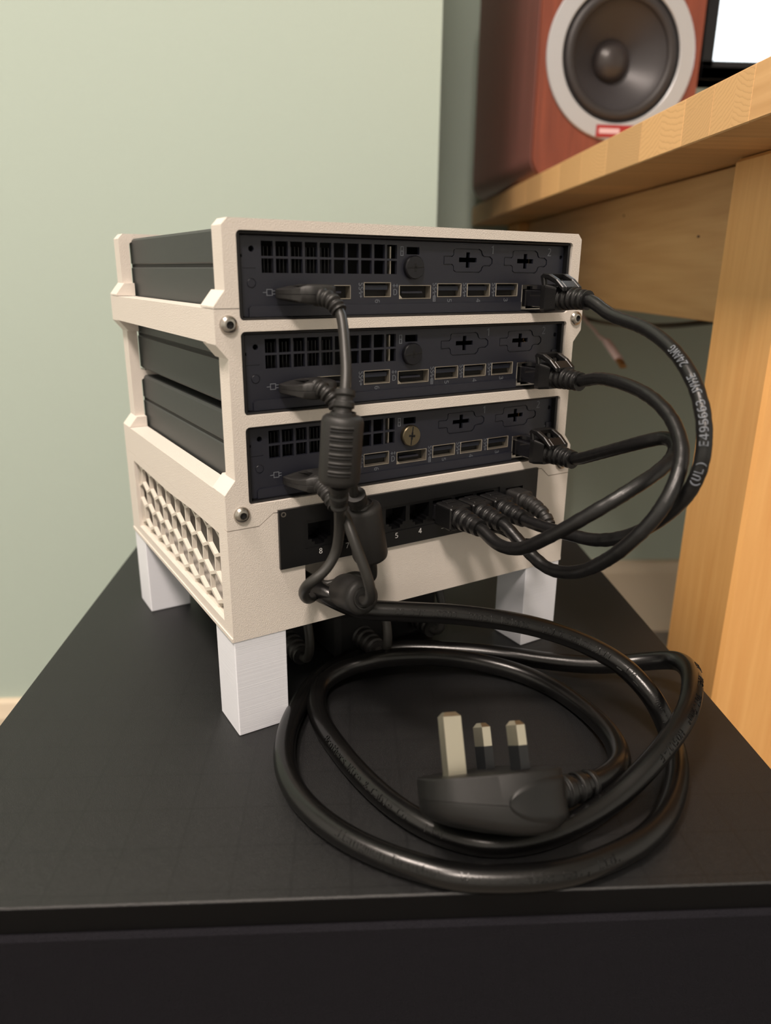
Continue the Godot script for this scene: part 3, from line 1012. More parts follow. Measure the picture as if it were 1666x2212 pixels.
func boot(t: Node3D) -> void:
	# local axes: z out of the port, y up
	var a := MB.new()
	a.span(Vector3(-0.0058, -0.0045, -0.010), Vector3(0.0058, 0.0036, 0.010), 0.0004)
	a.span(Vector3(-0.0022, 0.0036, -0.004), Vector3(0.0022, 0.0062, 0.009), 0.0003)
	put(a.mesh(), "connector", M.clear_plug, t)
	var b := MB.new()
	var sec := [[0.0092, 0.0068, 0.0066], [0.0120, 0.0068, 0.0066], [0.0185, 0.0056, 0.0056]]
	for i in 2:
		var p := []
		for s in [sec[i], sec[i + 1]]:
			var ring := rrect(-s[1], -s[2], s[1], s[2], 0.0014, 3)
			var row := []
			for q in ring:
				row.append(Vector3(q.x, q.y, s[0]))
			p.append(row)
		var n: int = p[0].size()
		for k in n:
			var m := (k + 1) % n
			b.quad(p[0][k], p[0][m], p[1][m], p[1][k], Vector3(p[0][k].x, p[0][k].y, 0.001))
		for e in 2:
			for k in n:
				b.flat(Vector3(0, 0, sec[i + e][0]), p[e][k], p[e][(k + 1) % n], Vector3(0, 0, -1.0 if e == 0 else 1.0))
	# hood over the latch: two side bows joined at both ends
	var bow := poly([0.0090, 0.0052, 0.0074, 0.0104, 0.0092, 0.0118, 0.0138, 0.0114, 0.0190, 0.0092, 0.0238, 0.0056, 0.0238, 0.0036, 0.0180, 0.0070, 0.0134, 0.0092, 0.0104, 0.0094, 0.0112, 0.0052])
	for s in [[-0.0064, -0.0040], [0.0040, 0.0064]]:
		b.prism(bow, s[0], s[1], Transform3D(Basis(Vector3(0, 0, 1), Vector3(0, 1, 0), Vector3(-1, 0, 0)), Vector3.ZERO), 0.0004)
	b.prism(poly([0.0074, 0.0104, 0.0092, 0.0118, 0.0130, 0.0114, 0.0126, 0.0096, 0.0100, 0.0096]), -0.0042, 0.0042, Transform3D(Basis(Vector3(0, 0, 1), Vector3(0, 1, 0), Vector3(-1, 0, 0)), Vector3.ZERO), 0.0003)
	b.prism(poly([0.0200, 0.0084, 0.0238, 0.0056, 0.0238, 0.0036, 0.0190, 0.0060]), -0.0042, 0.0042, Transform3D(Basis(Vector3(0, 0, 1), Vector3(0, 1, 0), Vector3(-1, 0, 0)), Vector3.ZERO), 0.0003)
	put(b.mesh(), "boot", M.net_black, t)


func relief(t: Node3D, pts: Array, r0: float, r1: float, count: float, depth := 0.0009, called := "strain_relief", m: Material = null) -> void:
	var a := MB.new()
	a.tube(smooth(pts, 0.0004), ribs(r0, r1, count, depth), 18)
	put(a.mesh(), called, m if m else M.net_black, t)


func lumpy(seed_no: int, r: float, amp: float) -> Callable:
	var n := FastNoiseLite.new()
	n.seed = seed_no
	n.frequency = 260.0
	return func(s: float, _total: float) -> float:
		return r + amp * n.get_noise_1d(s)


func ethernet(label: String, port: Vector3, out_end: Vector3, sx: float, path: Array, seed_no: int) -> PackedVector3Array:
	var t := thing("network_cable", label, "cable", port, PHI, "black network cables between the computers and the switch")
	boot(t)
	relief(t, [Vector3(0, 0, 0.017), Vector3(0, 0, 0.026), Vector3(0, -0.0003, 0.0345)], 0.0058, 0.0046, 5.2, 0.001)
	# the plug in the switch
	var sw := Basis(Vector3.UP, PHI) * Vector3(sx, 0.0964, 0.0)
	var inv := t.transform.affine_inverse()
	var xf := Transform3D(Basis(), inv * sw)
	var c := MB.new()
	c.span(Vector3(-0.0058, -0.0042, -0.008), Vector3(0.0058, 0.0038, 0.004), 0.0003, xf)
	put(c.mesh(), "connector", M.clear_plug, t)
	var b := MB.new()
	b.prism(rrect(-0.0064, -0.0062, 0.0064, 0.0058, 0.0012, 3), 0.0032, 0.0165, xf, 0.0006)
	b.span(Vector3(-0.0028, 0.0056, 0.0040), Vector3(0.0028, 0.0063, 0.0085), 0.0002, xf)
	b.span(Vector3(-0.0036, 0.0056, 0.0098), Vector3(0.0036, 0.0061, 0.0140), 0.0002, xf)
	put(b.mesh(), "boot", M.net_black, t)
	relief(t, [xf * Vector3(0, -0.0002, 0.0155), xf * Vector3(0, -0.0003, 0.024), xf * Vector3(0, -0.0008, 0.0320)], 0.0061, 0.0042, 3.6, 0.0008)
	var full := to_local_points(t, [out_end] + path) as Array
	full.insert(0, Vector3(0, 0, 0.0300))
	full.append(xf * Vector3(0, -0.0012, 0.0340))
	full.append(xf * Vector3(0, -0.0006, 0.0280))
	var line := smooth(full, 0.0015)
	var a := MB.new()
	a.tube(line, lumpy(seed_no, 0.00305, 0.00022), 20)
	put(a.mesh(), "jacket", M.net_black, t)
	return line


func cables() -> void:
	var p1 := Vector3(0.1413, 0.2015, -0.0772)
	var line := ethernet("outermost of three black network cable loops, printed with white letters, from the top computer", p1, Vector3(0.1587, 0.2010, -0.0457), 0.1327,
		[Vector3(0.1645, 0.1952, -0.0326), Vector3(0.1734, 0.1904, -0.0100), Vector3(0.1786, 0.1821, 0.0098), Vector3(0.1809, 0.1704, 0.0266), Vector3(0.1809, 0.1577, 0.0371), Vector3(0.1804, 0.1438, 0.0402), Vector3(0.1785, 0.1306, 0.0368), Vector3(0.1734, 0.1168, 0.0275), Vector3(0.1651, 0.1054, 0.0165), Vector3(0.1558, 0.0986, 0.0036), Vector3(0.1463, 0.0966, -0.0107)], 3)
	var t1: Node3D = get_node("network_cable")
	var away: Vector3 = (t1.transform.affine_inverse().basis * (Vector3(0.0429, 0.2128, 0.3104) - Vector3(0.1787, 0.1586, 0.0414))).normalized()
	var rev := line.duplicate()
	rev.reverse()
	var run := 0.0; var start := 0.0; var best := 1e9
	var mark: Vector3 = t1.transform.affine_inverse() * Vector3(0.1785, 0.1364, 0.0369)
	for i in range(1, rev.size()):
		run += rev[i].distance_to(rev[i - 1])
		if rev[i].distance_to(mark) < best:
			best = rev[i].distance_to(mark); start = run
	put(wrap_text(rev, start, "(UL)  E495663-JYHE  24AWG", 0.0030, 0.00325, away), "lettering", M.print_grey, t1)
	var p2 := Vector3(0.1413, 0.1630, -0.0772)
	ethernet("black network cable from the middle computer, the loop inside the outermost one, hanging lowest", p2, Vector3(0.1587, 0.1633, -0.0457), 0.1186,
		[Vector3(0.1628, 0.1657, -0.0379), Vector3(0.1700, 0.1654, -0.0206), Vector3(0.1759, 0.1618, -0.0013), Vector3(0.1789, 0.1547, 0.0145), Vector3(0.1780, 0.1454, 0.0275), Vector3(0.1734, 0.1361, 0.0359), Vector3(0.1664, 0.1239, 0.0398), Vector3(0.1594, 0.1124, 0.0373), Vector3(0.1518, 0.0985, 0.0276), Vector3(0.1438, 0.0878, 0.0149), Vector3(0.1354, 0.0838, 0.0007), Vector3(0.1285, 0.0877, -0.0120)], 5)
	var p3 := Vector3(0.1413, 0.1235, -0.0772)
	ethernet("black network cable from the lowest computer, doubling sharply back on itself to the switch", p3, Vector3(0.1587, 0.1240, -0.0457), 0.1045,
		[Vector3(0.1646, 0.1298, -0.0325), Vector3(0.1714, 0.1373, -0.0159), Vector3(0.1779, 0.1430, -0.0039), Vector3(0.1824, 0.1454, 0.0022), Vector3(0.1841, 0.1441, 0.0075), Vector3(0.1821, 0.1403, 0.0121), Vector3(0.1745, 0.1360, 0.0190), Vector3(0.1584, 0.1288, 0.0272), Vector3(0.1443, 0.1191, 0.0263), Vector3(0.1305, 0.1056, 0.0167), Vector3(0.1204, 0.0942, 0.0023), Vector3(0.1133, 0.0921, -0.0095)], 7)
	# power lead of the switch
	var t := thing("barrel_power_lead", "thin black power lead with a ribbed barrel plug in the right end of the switch", "cable", Vector3(0.1337, 0.0968, -0.0731), PHI)
	var a := MB.new()
	a.prism(rrect(-0.0056, -0.0050, 0.0056, 0.0046, 0.0024, 4), -0.004, 0.0105, Transform3D(), 0.0006, true)
	put(a.mesh(), "plug", M.rubber, t)
	relief(t, [Vector3(0, -0.0004, 0.009), Vector3(-0.0002, -0.0012, 0.018), Vector3(-0.0008, -0.0040, 0.0268), Vector3(-0.0012, -0.0078, 0.0312)], 0.0048, 0.0034, 5.0, 0.0009, "strain_relief", M.rubber)
	var b := MB.new()
	b.tube(smooth([Vector3(-0.0012, -0.0072, 0.0306), Vector3(-0.0018, -0.0125, 0.0318), Vector3(-0.0060, -0.0165, 0.0280), Vector3(-0.0130, -0.0170, 0.0200), Vector3(-0.0180, -0.0140, 0.0120), Vector3(-0.0185, -0.0155, 0.0060)], 0.001), 0.0014, 10)
	put(b.mesh(), "lead", M.cord_black, t)
	dc_leads()
	mains()


func dc_plug(t: Node3D) -> void:
	# right-angled flat plug: outline in (x, z) about the socket, 7.6 mm thick
	var out := PackedVector2Array([Vector2(-0.001, -0.002), Vector2(-0.001, 0.001), Vector2(0.0000, 0.0045), Vector2(0.0018, 0.0086), Vector2(0.0046, 0.0118), Vector2(0.0085, 0.0136), Vector2(0.0130, 0.0140), Vector2(0.0175, 0.0138), Vector2(0.0200, 0.0118), Vector2(0.0206, 0.0060), Vector2(0.0200, 0.0006), Vector2(0.0190, -0.002)])
	var dense := []
	for i in out.size():
		for j in 4:
			var p := out[i].lerp(out[(i + 1) % out.size()], j / 4.0)
			dense.append(p)
	var ring := func(side: float, inset: float, lift: float) -> Array:
		var g := []
		for p in dense:
			var half := lerpf(0.0021, 0.0038, smoothstep(-0.001, 0.0075, p.x))
			var c := Vector2(0.010, 0.006)
			var d: Vector2 = p + (c - p) * minf(0.9995, inset / (c - p).length())
			g.append(Vector3(d.x, side * half * lift - 0.0002, d.y))
		return g
	var a := MB.new()
	a.loft([ring.call(-1, 0.05, 1.02), ring.call(-1, 0.0022, 1.02), ring.call(-1, 0.0008, 0.98), ring.call(-1, 0.0, 0.78), ring.call(-1, 0.0, 0.05), ring.call(1, 0.00025, 0.0), ring.call(1, 0.0, 0.05), ring.call(1, 0.0, 0.78), ring.call(1, 0.0008, 0.98), ring.call(1, 0.0022, 1.02), ring.call(1, 0.05, 1.02)], 0.9)
	put(a.mesh(), "plug", M.rubber, t)


func ferrite(t: Node3D, p: Vector3, q: Vector3, r: float, called := "ferrite_choke", slots := 0, facing := Vector3.ZERO) -> void:
	var y := (q - p).normalized()
	var x := (facing - y * facing.dot(y)).normalized() if facing != Vector3.ZERO else (Vector3.RIGHT if absf(y.x) < 0.8 else Vector3.UP).cross(y).normalized()
	var bs := Basis(x, y, x.cross(y))
	var h := p.distance_to(q)
	var a := MB.new()
	var prof := [Vector2(0, 0), Vector2(r * 0.5, 0), Vector2(r * 0.54, -0.0012), Vector2(r * 0.60, -0.0012), Vector2(r * 0.62, 0.0), Vector2(r * 0.82, 0.0002), Vector2(r * 0.94, 0.0010), Vector2(r, 0.0026)]
	prof += [Vector2(r, h - 0.0026), Vector2(r * 0.94, h - 0.0010), Vector2(r * 0.82, h - 0.0002), Vector2(r * 0.5, h), Vector2(0, h)]
	a.lathe(prof, Transform3D(bs, p), 36, 0.9)
	var body := put(a.mesh(), called, M.rubber, t)
	for k in slots:
		var c := MB.new()
		var yy := h * (0.19 + 0.62 * k / (slots - 1.0))
		# dark groove with a raised lip, wrapped round a quarter of the body
		var pts := []
		for j in 13:
			var an := lerpf(-0.62, 0.42, j / 12.0)
			pts.append(p + bs * Vector3(cos(an) * (r + 0.00005), yy, sin(an) * (r + 0.00005)))
		c.tube(smooth(pts, 0.001), 0.0006, 8)
		put(c.mesh(), "groove", M.inside_black, body)
		var d := MB.new()
		var low := []
		for j in 13:
			var an := lerpf(-0.60, 0.46, j / 12.0)
			low.append(p + bs * Vector3(cos(an) * (r + 0.0001), yy - 0.0013, sin(an) * (r + 0.0001)))
		d.tube(smooth(low, 0.001), 0.0007, 8)
		put(d.mesh(), "rib", M.rubber, body)


func lead(t: Node3D, pts: Array, r: float, m: Material, called := "lead") -> void:
	var a := MB.new()
	a.tube(smooth(to_local_points(t, pts), 0.0012), r, 16)
	put(a.mesh(), called, m, t)


func wrel(t: Node3D, pts: Array, r0: float, r1: float, count: float, depth := 0.0008) -> void:
	relief(t, to_local_points(t, pts), r0, r1, count, depth, "strain_relief", M.rubber)


func dc_leads() -> void:
	var g := "power leads of the three computers"
	# top computer: over the front, through the ribbed choke, into the slot
	var t := thing("power_lead", "black power lead of the top computer with a slotted choke hanging in front", "cable", Vector3(0.0156, 0.2042, -0.0085), PHI, g)
	dc_plug(t)
	wrel(t, [Vector3(0.0308, 0.2031, -0.0049), Vector3(0.0341, 0.2028, -0.0027), Vector3(0.0375, 0.2013, 0.0000), Vector3(0.0403, 0.1978, 0.0025)], 0.0039, 0.0034, 5.2)
	lead(t, [Vector3(0.0383, 0.2004, 0.0008), Vector3(0.0407, 0.1971, 0.0029), Vector3(0.0419, 0.1913, 0.0079), Vector3(0.0426, 0.1830, 0.0155), Vector3(0.0429, 0.1748, 0.0221), Vector3(0.0423, 0.1683, 0.0264), Vector3(0.0416, 0.1606, 0.0286)], 0.0022, M.lead_grey)
	wrel(t, [Vector3(0.0425, 0.1695, 0.0258), Vector3(0.0421, 0.1656, 0.0271), Vector3(0.0414, 0.1594, 0.0287)], 0.0040, 0.0043, 2.4)
	var f := to_local_points(t, [Vector3(0.0416, 0.1604, 0.0286), Vector3(0.0397, 0.1327, 0.0296)])
	ferrite(t, f[0], f[1], 0.0083, "ferrite_choke", 6, Vector3(-0.42, 0, 0.9))
	wrel(t, [Vector3(0.0399, 0.1329, 0.0284), Vector3(0.0396, 0.1281, 0.0262), Vector3(0.0397, 0.1213, 0.0227)], 0.0046, 0.0036, 2.2)
	lead(t, [Vector3(0.0397, 0.1236, 0.0239), Vector3(0.0397, 0.1175, 0.0205), Vector3(0.0395, 0.1082, 0.0171), Vector3(0.0378, 0.0983, 0.0158), Vector3(0.0329, 0.0909, 0.0185), Vector3(0.0267, 0.0863, 0.0196), Vector3(0.0236, 0.0796, 0.0133), Vector3(0.0243, 0.0688, -0.0019), Vector3(0.0263, 0.0650, -0.0144), Vector3(0.0176, 0.0660, -0.0324)], 0.0023, M.lead_grey)
	# middle computer: behind the first choke into a second one
	t = thing("power_lead", "black power lead of the middle computer with a choke hanging behind the slotted one", "cable", Vector3(0.0156, 0.1651, -0.0085), PHI, g)
	dc_plug(t)
	wrel(t, [Vector3(0.0299, 0.1662, -0.0044), Vector3(0.0335, 0.1649, -0.0018), Vector3(0.0370, 0.1619, 0.0003), Vector3(0.0397, 0.1575, 0.0022)], 0.0039, 0.0034, 5.2)
	lead(t, [Vector3(0.0382, 0.1602, 0.0019), Vector3(0.0403, 0.1563, 0.0031), Vector3(0.0427, 0.1472, 0.0040), Vector3(0.0443, 0.1349, 0.0032), Vector3(0.0454, 0.1237, 0.0002), Vector3(0.0469, 0.1153, -0.0028)], 0.0022, M.lead_grey)
	wrel(t, [Vector3(0.0466, 0.1195, -0.0010), Vector3(0.0477, 0.1149, -0.0038), Vector3(0.0496, 0.1099, -0.0066)], 0.0046, 0.0050, 1.6)
	f = to_local_points(t, [Vector3(0.0498, 0.1129, -0.0067), Vector3(0.0539, 0.0850, -0.0112)])
	ferrite(t, f[0], f[1], 0.0084)
	lead(t, [Vector3(0.0534, 0.0877, -0.0109), Vector3(0.0548, 0.0811, -0.0117), Vector3(0.0542, 0.0731, -0.0148), Vector3(0.0463, 0.0730, -0.0196), Vector3(0.0339, 0.0700, -0.0151), Vector3(0.0194, 0.0680, -0.0334)], 0.0022, M.lead_grey)
	# lowest computer
	t = thing("power_lead", "black power lead of the lowest computer looping into a dusty choke at the slot", "cable", Vector3(0.0160, 0.1238, -0.0087), PHI, g)
	dc_plug(t)
	wrel(t, [Vector3(0.0295, 0.1242, -0.0042), Vector3(0.0323, 0.1230, 0.0006), Vector3(0.0352, 0.1208, 0.0058), Vector3(0.0378, 0.1175, 0.0101)], 0.0038, 0.0033, 5.2)
	lead(t, [Vector3(0.0362, 0.1194, 0.0070), Vector3(0.0384, 0.1173, 0.0109), Vector3(0.0417, 0.1156, 0.0159), Vector3(0.0442, 0.1103, 0.0203), Vector3(0.0476, 0.1014, 0.0241), Vector3(0.0511, 0.0916, 0.0257), Vector3(0.0527, 0.0842, 0.0248), Vector3(0.0524, 0.0788, 0.0215), Vector3(0.0506, 0.0752, 0.0157), Vector3(0.0493, 0.0740, 0.0095)], 0.0023, M.lead_grey)
	f = to_local_points(t, [Vector3(0.0499, 0.0748, 0.0109), Vector3(0.0407, 0.0703, -0.0086)])
	ferrite(t, f[0], f[1], 0.0082)
	lead(t, [Vector3(0.0422, 0.0704, -0.0071), Vector3(0.0378, 0.0704, -0.0116), Vector3(0.0316, 0.0690, -0.0173), Vector3(0.0194, 0.0690, -0.0334)], 0.0022, M.lead_grey)


func pin(t: Node3D, at: Vector3, sx: float, sz: float, h: float, sleeve: float, bs: Basis) -> void:
	var a := MB.new()
	var b := 0.0016
	var xf := Transform3D(bs, at)
	var lo := [Vector3(-sx, 0, -sz), Vector3(sx, 0, -sz), Vector3(sx, 0, sz), Vector3(-sx, 0, sz)]
	for k in 4:
		var p: Vector3 = lo[k]; var q: Vector3 = lo[(k + 1) % 4]
		var hi := Vector3(0, h - b, 0)
		var pt := Vector3(p.x * 0.62, h, p.z * 0.45); var qt := Vector3(q.x * 0.62, h, q.z * 0.45)
		a.quad(xf * p, xf * q, xf * (q + hi), xf * (p + hi), bs * (p + q))
		a.quad(xf * (p + hi), xf * (q + hi), xf * qt, xf * pt, bs * (p + q + Vector3(0, 0.004, 0)))
		a.flat(xf * Vector3(0, h, 0), xf * pt, xf * qt, bs.y)
	var o := put(a.mesh(), "pin", M.nickel, t)
	if sleeve > 0.0:
		var c := MB.new()
		c.span(Vector3(-sx - 0.0001, 0, -sz - 0.0001), Vector3(sx + 0.0001, sleeve, sz + 0.0001), 0.0001, xf)
		put(c.mesh(), "sleeve", M.sleeve, o)


func mains() -> void:
	var base := Vector3(0.15, 0.0, 0.02)
	var t := thing("mains_cord", "thick black mains cord coiled on the black box, ending in a three pin plug", "power cord", base)
	var o := Vector3(0.1025, 0.0301, 0.0730) - base
	var ex := Vector3(0.9022, -0.2021, -0.3810); var up := Vector3(-0.0551, 0.8221, -0.5667); var cz := Vector3(0.4277, 0.5323, 0.7306)
	var bs := Basis(ex, up, cz).orthonormalized()
	var xf := Transform3D(bs, o)
	# body outline seen from the pins: (towards the cord, across), and how thick the body is there
	var half := [Vector3(-0.0355, 0.0, 0.0140), Vector3(-0.0350, 0.0050, 0.0140), Vector3(-0.0335, 0.0095, 0.0144), Vector3(-0.0300, 0.0130, 0.0155), Vector3(-0.0250, 0.0158, 0.0172), Vector3(-0.0180, 0.0190, 0.0192), Vector3(-0.0100, 0.0220, 0.0212), Vector3(-0.0030, 0.0236, 0.0222), Vector3(0.0030, 0.0236, 0.0222), Vector3(0.0080, 0.0226, 0.0216), Vector3(0.0110, 0.0214, 0.0210), Vector3(0.0126, 0.0200, 0.0206), Vector3(0.0132, 0.0180, 0.0204), Vector3(0.0133, 0.0120, 0.0202), Vector3(0.0133, 0.0, 0.0202)]
	var side := smooth(half, 0.0012)
	var ring := func(depth: float, shrink: float) -> Array:
		var g := []
		for i in side.size() * 2 - 2:
			var q: Vector3 = side[i] if i < side.size() else side[side.size() * 2 - 2 - i]
			var sg := 1.0 if i < side.size() else -1.0
			var p := Vector2(q.x, q.y * sg)
			var c := Vector2(clampf(p.x, -0.022, 0.004), 0)
			var part := minf(0.9995, shrink / maxf(1e-5, (c - p).length()))
			var thick := q.z
			if p.x < -0.022:
				thick = lerpf(q.z, 0.0182, part)
			elif p.x > 0.004:
				thick = lerpf(q.z, 0.0221, part)
			p += (c - p) * part
			g.append(xf * Vector3(p.x, -depth * thick, p.y))
		return g
	var b := MB.new()
	b.loft([ring.call(0.0, 0.04), ring.call(0.0, 0.0012), ring.call(0.012, 0.0003), ring.call(0.04, 0.0), ring.call(0.53, 0.0), ring.call(0.535, 0.0003), ring.call(0.54, 0.0), ring.call(0.80, 0.0003), ring.call(0.90, 0.0014), ring.call(0.97, 0.0034), ring.call(1.0, 0.0064), ring.call(1.02, 0.011), ring.call(1.03, 0.04)], 0.5)
	put(b.mesh(), "plug_body", M.plug_black, t)
	# finger grips: smooth rounded patches on both sides
	for s in [-1.0, 1.0]:
		var rows := []
		for i in 25:
			var ax := lerpf(-0.01405, 0.0120, pow(i / 24.0, 1.7))
			var cc := 0.0
			for j in side.size() - 1:
				if ax >= side[j].x and ax <= side[j + 1].x and side[j + 1].x > side[j].x:
					cc = maxf(cc, lerpf(side[j].y, side[j + 1].y, (ax - side[j].x) / (side[j + 1].x - side[j].x)))
			var hb := 0.0080 * sqrt(maxf(0.0, 1.0 - pow(maxf(0.0, (0.004 - ax) / 0.0181), 2.0)))
			var row := []
			for j in 11:
				var u := j / 5.0 - 1.0
				row.append(xf * Vector3(ax, -0.0103 + hb * u, s * (cc + (0.0010 - 0.0004 * (1.0 - u * u) if absf(u) < 0.95 and i > 0 else -0.0003))))
			rows.append(row)
		var gm := MB.new()
		gm.loft(rows, 0.8, false, xf * Vector3(-0.008, -0.0105, 0))
		put(gm.mesh(), "grip", M.plug_smooth, t)
	pin(t, xf * Vector3(-0.0222, 0, 0), 0.004, 0.002, 0.0227, 0.0, bs)
	pin(t, xf * Vector3(0, 0, -0.0111), 0.002, 0.0032, 0.0177, 0.0087, bs)
	pin(t, xf * Vector3(0, 0, 0.0111), 0.002, 0.0032, 0.0177, 0.0087, bs)
	var e0 := xf * Vector3(0.0140, -0.0118, 0)
	var e1 := xf * Vector3(0.0280, -0.0112, 0)
	var e2 := xf * Vector3(0.0440, -0.0095, 0.0)
	relief(t, [e0, e1, e2], 0.0074, 0.0058, 4.3, 0.0011, "strain_relief", M.plug_smooth)
	var pts := [Vector3(0.0137, 0.0660, -0.0417), Vector3(0.0285, 0.0670, -0.0156), Vector3(0.0365, 0.0660, -0.0087), Vector3(0.0481, 0.0602, -0.0093), Vector3(0.0693, 0.0576, -0.0104), Vector3(0.0989, 0.0545, -0.0120), Vector3(0.1336, 0.0480, -0.0122), Vector3(0.1593, 0.0393, -0.0100), Vector3(0.1783, 0.0300, -0.0017), Vector3(0.1891, 0.0194, 0.0107),
		Vector3(0.1950, 0.0062, 0.0191), Vector3(0.1884, 0.0051, 0.0431), Vector3(0.1739, 0.0050, 0.0679), Vector3(0.1583, 0.0050, 0.0836), Vector3(0.1404, 0.0050, 0.0935), Vector3(0.1218, 0.0050, 0.0999), Vector3(0.1022, 0.0050, 0.1015), Vector3(0.0809, 0.0050, 0.0997), Vector3(0.0680, 0.0050, 0.0948), Vector3(0.0549, 0.0050, 0.0881), Vector3(0.0412, 0.0050, 0.0783), Vector3(0.0288, 0.0050, 0.0652), Vector3(0.0199, 0.0050, 0.0506), Vector3(0.0151, 0.0050, 0.0362), Vector3(0.0135, 0.0050, 0.0229), Vector3(0.0140, 0.0050, 0.0079), Vector3(0.0173, 0.0050, -0.0108), Vector3(0.0242, 0.0055, -0.0323), Vector3(0.0372, 0.0055, -0.0521), Vector3(0.0556, 0.0055, -0.0651), Vector3(0.0746, 0.0055, -0.0694), Vector3(0.1092, 0.0055, -0.0660), Vector3(0.1348, 0.0055, -0.0592), Vector3(0.1588, 0.0065, -0.0492), Vector3(0.1821, 0.0090, -0.0409), Vector3(0.2025, 0.0140, -0.0350), Vector3(0.2142, 0.0200, -0.0254), Vector3(0.2126, 0.0260, -0.0056), Vector3(0.2044, 0.0290, 0.0154), Vector3(0.1939, 0.0275, 0.0334), Vector3(0.1799, 0.0235, 0.0484), Vector3(0.1668, 0.0180, 0.0586), Vector3(0.1511, 0.0110, 0.0676), Vector3(0.1336, 0.0065, 0.0760), Vector3(0.1135, 0.0050, 0.0830), Vector3(0.0952, 0.0050, 0.0842), Vector3(0.0782, 0.0050, 0.0773), Vector3(0.0642, 0.0050, 0.0651), Vector3(0.0501, 0.0050, 0.0456), Vector3(0.0373, 0.0050, 0.0210), Vector3(0.0291, 0.0050, -0.0003), Vector3(0.0265, 0.0055, -0.0180), Vector3(0.0294, 0.0075, -0.0307), Vector3(0.0411, 0.0100, -0.0402), Vector3(0.0599, 0.0135, -0.0433), Vector3(0.0805, 0.0125, -0.0474), Vector3(0.1070, 0.0075, -0.0518), Vector3(0.1338, 0.0055, -0.0422), Vector3(0.1520, 0.0050, -0.0240), Vector3(0.1622, 0.0050, -0.0029), Vector3(0.1657, 0.0070, 0.0188), Vector3(0.1634, 0.0100, 0.0373), Vector3(0.1569, 0.0130, 0.0522)]
	var loc := to_local_points(t, pts) as Array
	loc.append(e2 + ex * 0.003)
	loc.append(e2 - ex * 0.010)
	var line := smooth(loc, 0.002)
	var a := MB.new()
	a.tube(line, 0.00495, 24)
	put(a.mesh(), "cord", M.cord_black, t)
	# raised lettering along the cord
	var eye := Vector3(0.0429, 0.2128, 0.3104) - base
	var marks := [["3G1.5mm\u00b2  \u25c1VDE\u25b7  NEV/22195 & KTL  SU0151-15002  60227 IEC 53", 1100, 1.0], ["Brothers  Wire & Cable Co., Ltd.", 0, 0.0]]
	var near := func(w: Vector3) -> float:
		var best := 1e9; var at := 0.0; var run := 0.0
		for i in line.size():
			if i:
				run += line[i].distance_to(line[i - 1])
			var d := line[i].distance_to(w - base)
			if d < best:
				best = d; at = run
		return at
	var total := 0.0
	for i in range(1, line.size()):
		total += line[i].distance_to(line[i - 1])
	var back := line.duplicate()
	back.reverse()
	# read from the near side: the outer strand runs right to left, so its letters follow the reversed line
	var m1 := wrap_text(back, total - near.call(Vector3(0.0394, 0.0050, 0.0770)), "Jiangmen Brothers Wire & Cable Co., Ltd.", 0.0033, 0.00495, Vector3(0, 0.62, 0.78))
	put(m1, "lettering", M.cord_black, t)
	var m2 := wrap_text(line, near.call(Vector3(0.1315, 0.0065, 0.0769)) - 0.122, "NEV  \u25c1VDE\u25b7  3G1.5mm\u00b2  H05VV-F", 0.0031, 0.00495, Vector3(0, 0.45, 0.9), false)
	put(m2, "lettering", M.cord_black, t)
	var m3 := wrap_text(back, total - near.call(Vector3(0.0357, 0.0050, 0.0182)), "Brothers Wire & Cable Co., Ltd.", 0.0031, 0.00495, Vector3(-0.25, 0.5, 0.8))
	put(m3, "lettering", M.cord_black, t)
	var m4 := wrap_text(back, total - near.call(Vector3(0.1950, 0.0062, 0.0191)), "3G1.5mm\u00b2  \u25c1VDE\u25b7  NEV/22195 & KTL  SU0151-15002  60227 IEC 53", 0.0031, 0.00495, Vector3(-0.2, 0.45, 0.9))
	put(m4, "lettering", M.cord_black, t)


# ---------------------------------------------------------------- power bricks under the rack
func bricks() -> void:
	var spots := [[0.0400, -0.040, "black power brick under the rack behind the front left leg"], [0.0790, -0.024, "black power brick under the middle of the rack"], [0.1200, -0.030, "black power brick under the rack towards the far right leg"]]
	for i in 3:
		var s: Array = spots[i]
		var t := thing("power_brick", s[2], "power adapter", Basis(Vector3.UP, PHI) * Vector3(s[0], 0, s[1]), PHI, "power bricks under the rack")
		var a := MB.new()
		a.span(Vector3(-0.0165, 0.0, -0.135), Vector3(0.0165, 0.030, -0.014), 0.003)
		put(a.mesh(), "body", M.inside_black, t)
		var b := MB.new()
		b.tube(smooth([Vector3(0, 0.013, -0.016), Vector3(0, 0.013, -0.006), Vector3(0, 0.0125, 0.0045)], 0.0004), ribs(0.0068, 0.0054, 4.2, 0.0010), 20)
		put(b.mesh(), "strain_relief", M.rubber, t)
		var c := MB.new()
		c.tube(smooth([Vector3(0, 0.0125, 0.000), Vector3(0, 0.0130, 0.009), Vector3(0, 0.020, 0.0135), Vector3(0, 0.034, 0.012), Vector3(-0.001, 0.047, 0.004), Vector3(-0.002, 0.0495, -0.004)], 0.001), 0.0025, 12)
		put(c.mesh(), "lead", M.lead_grey, t)


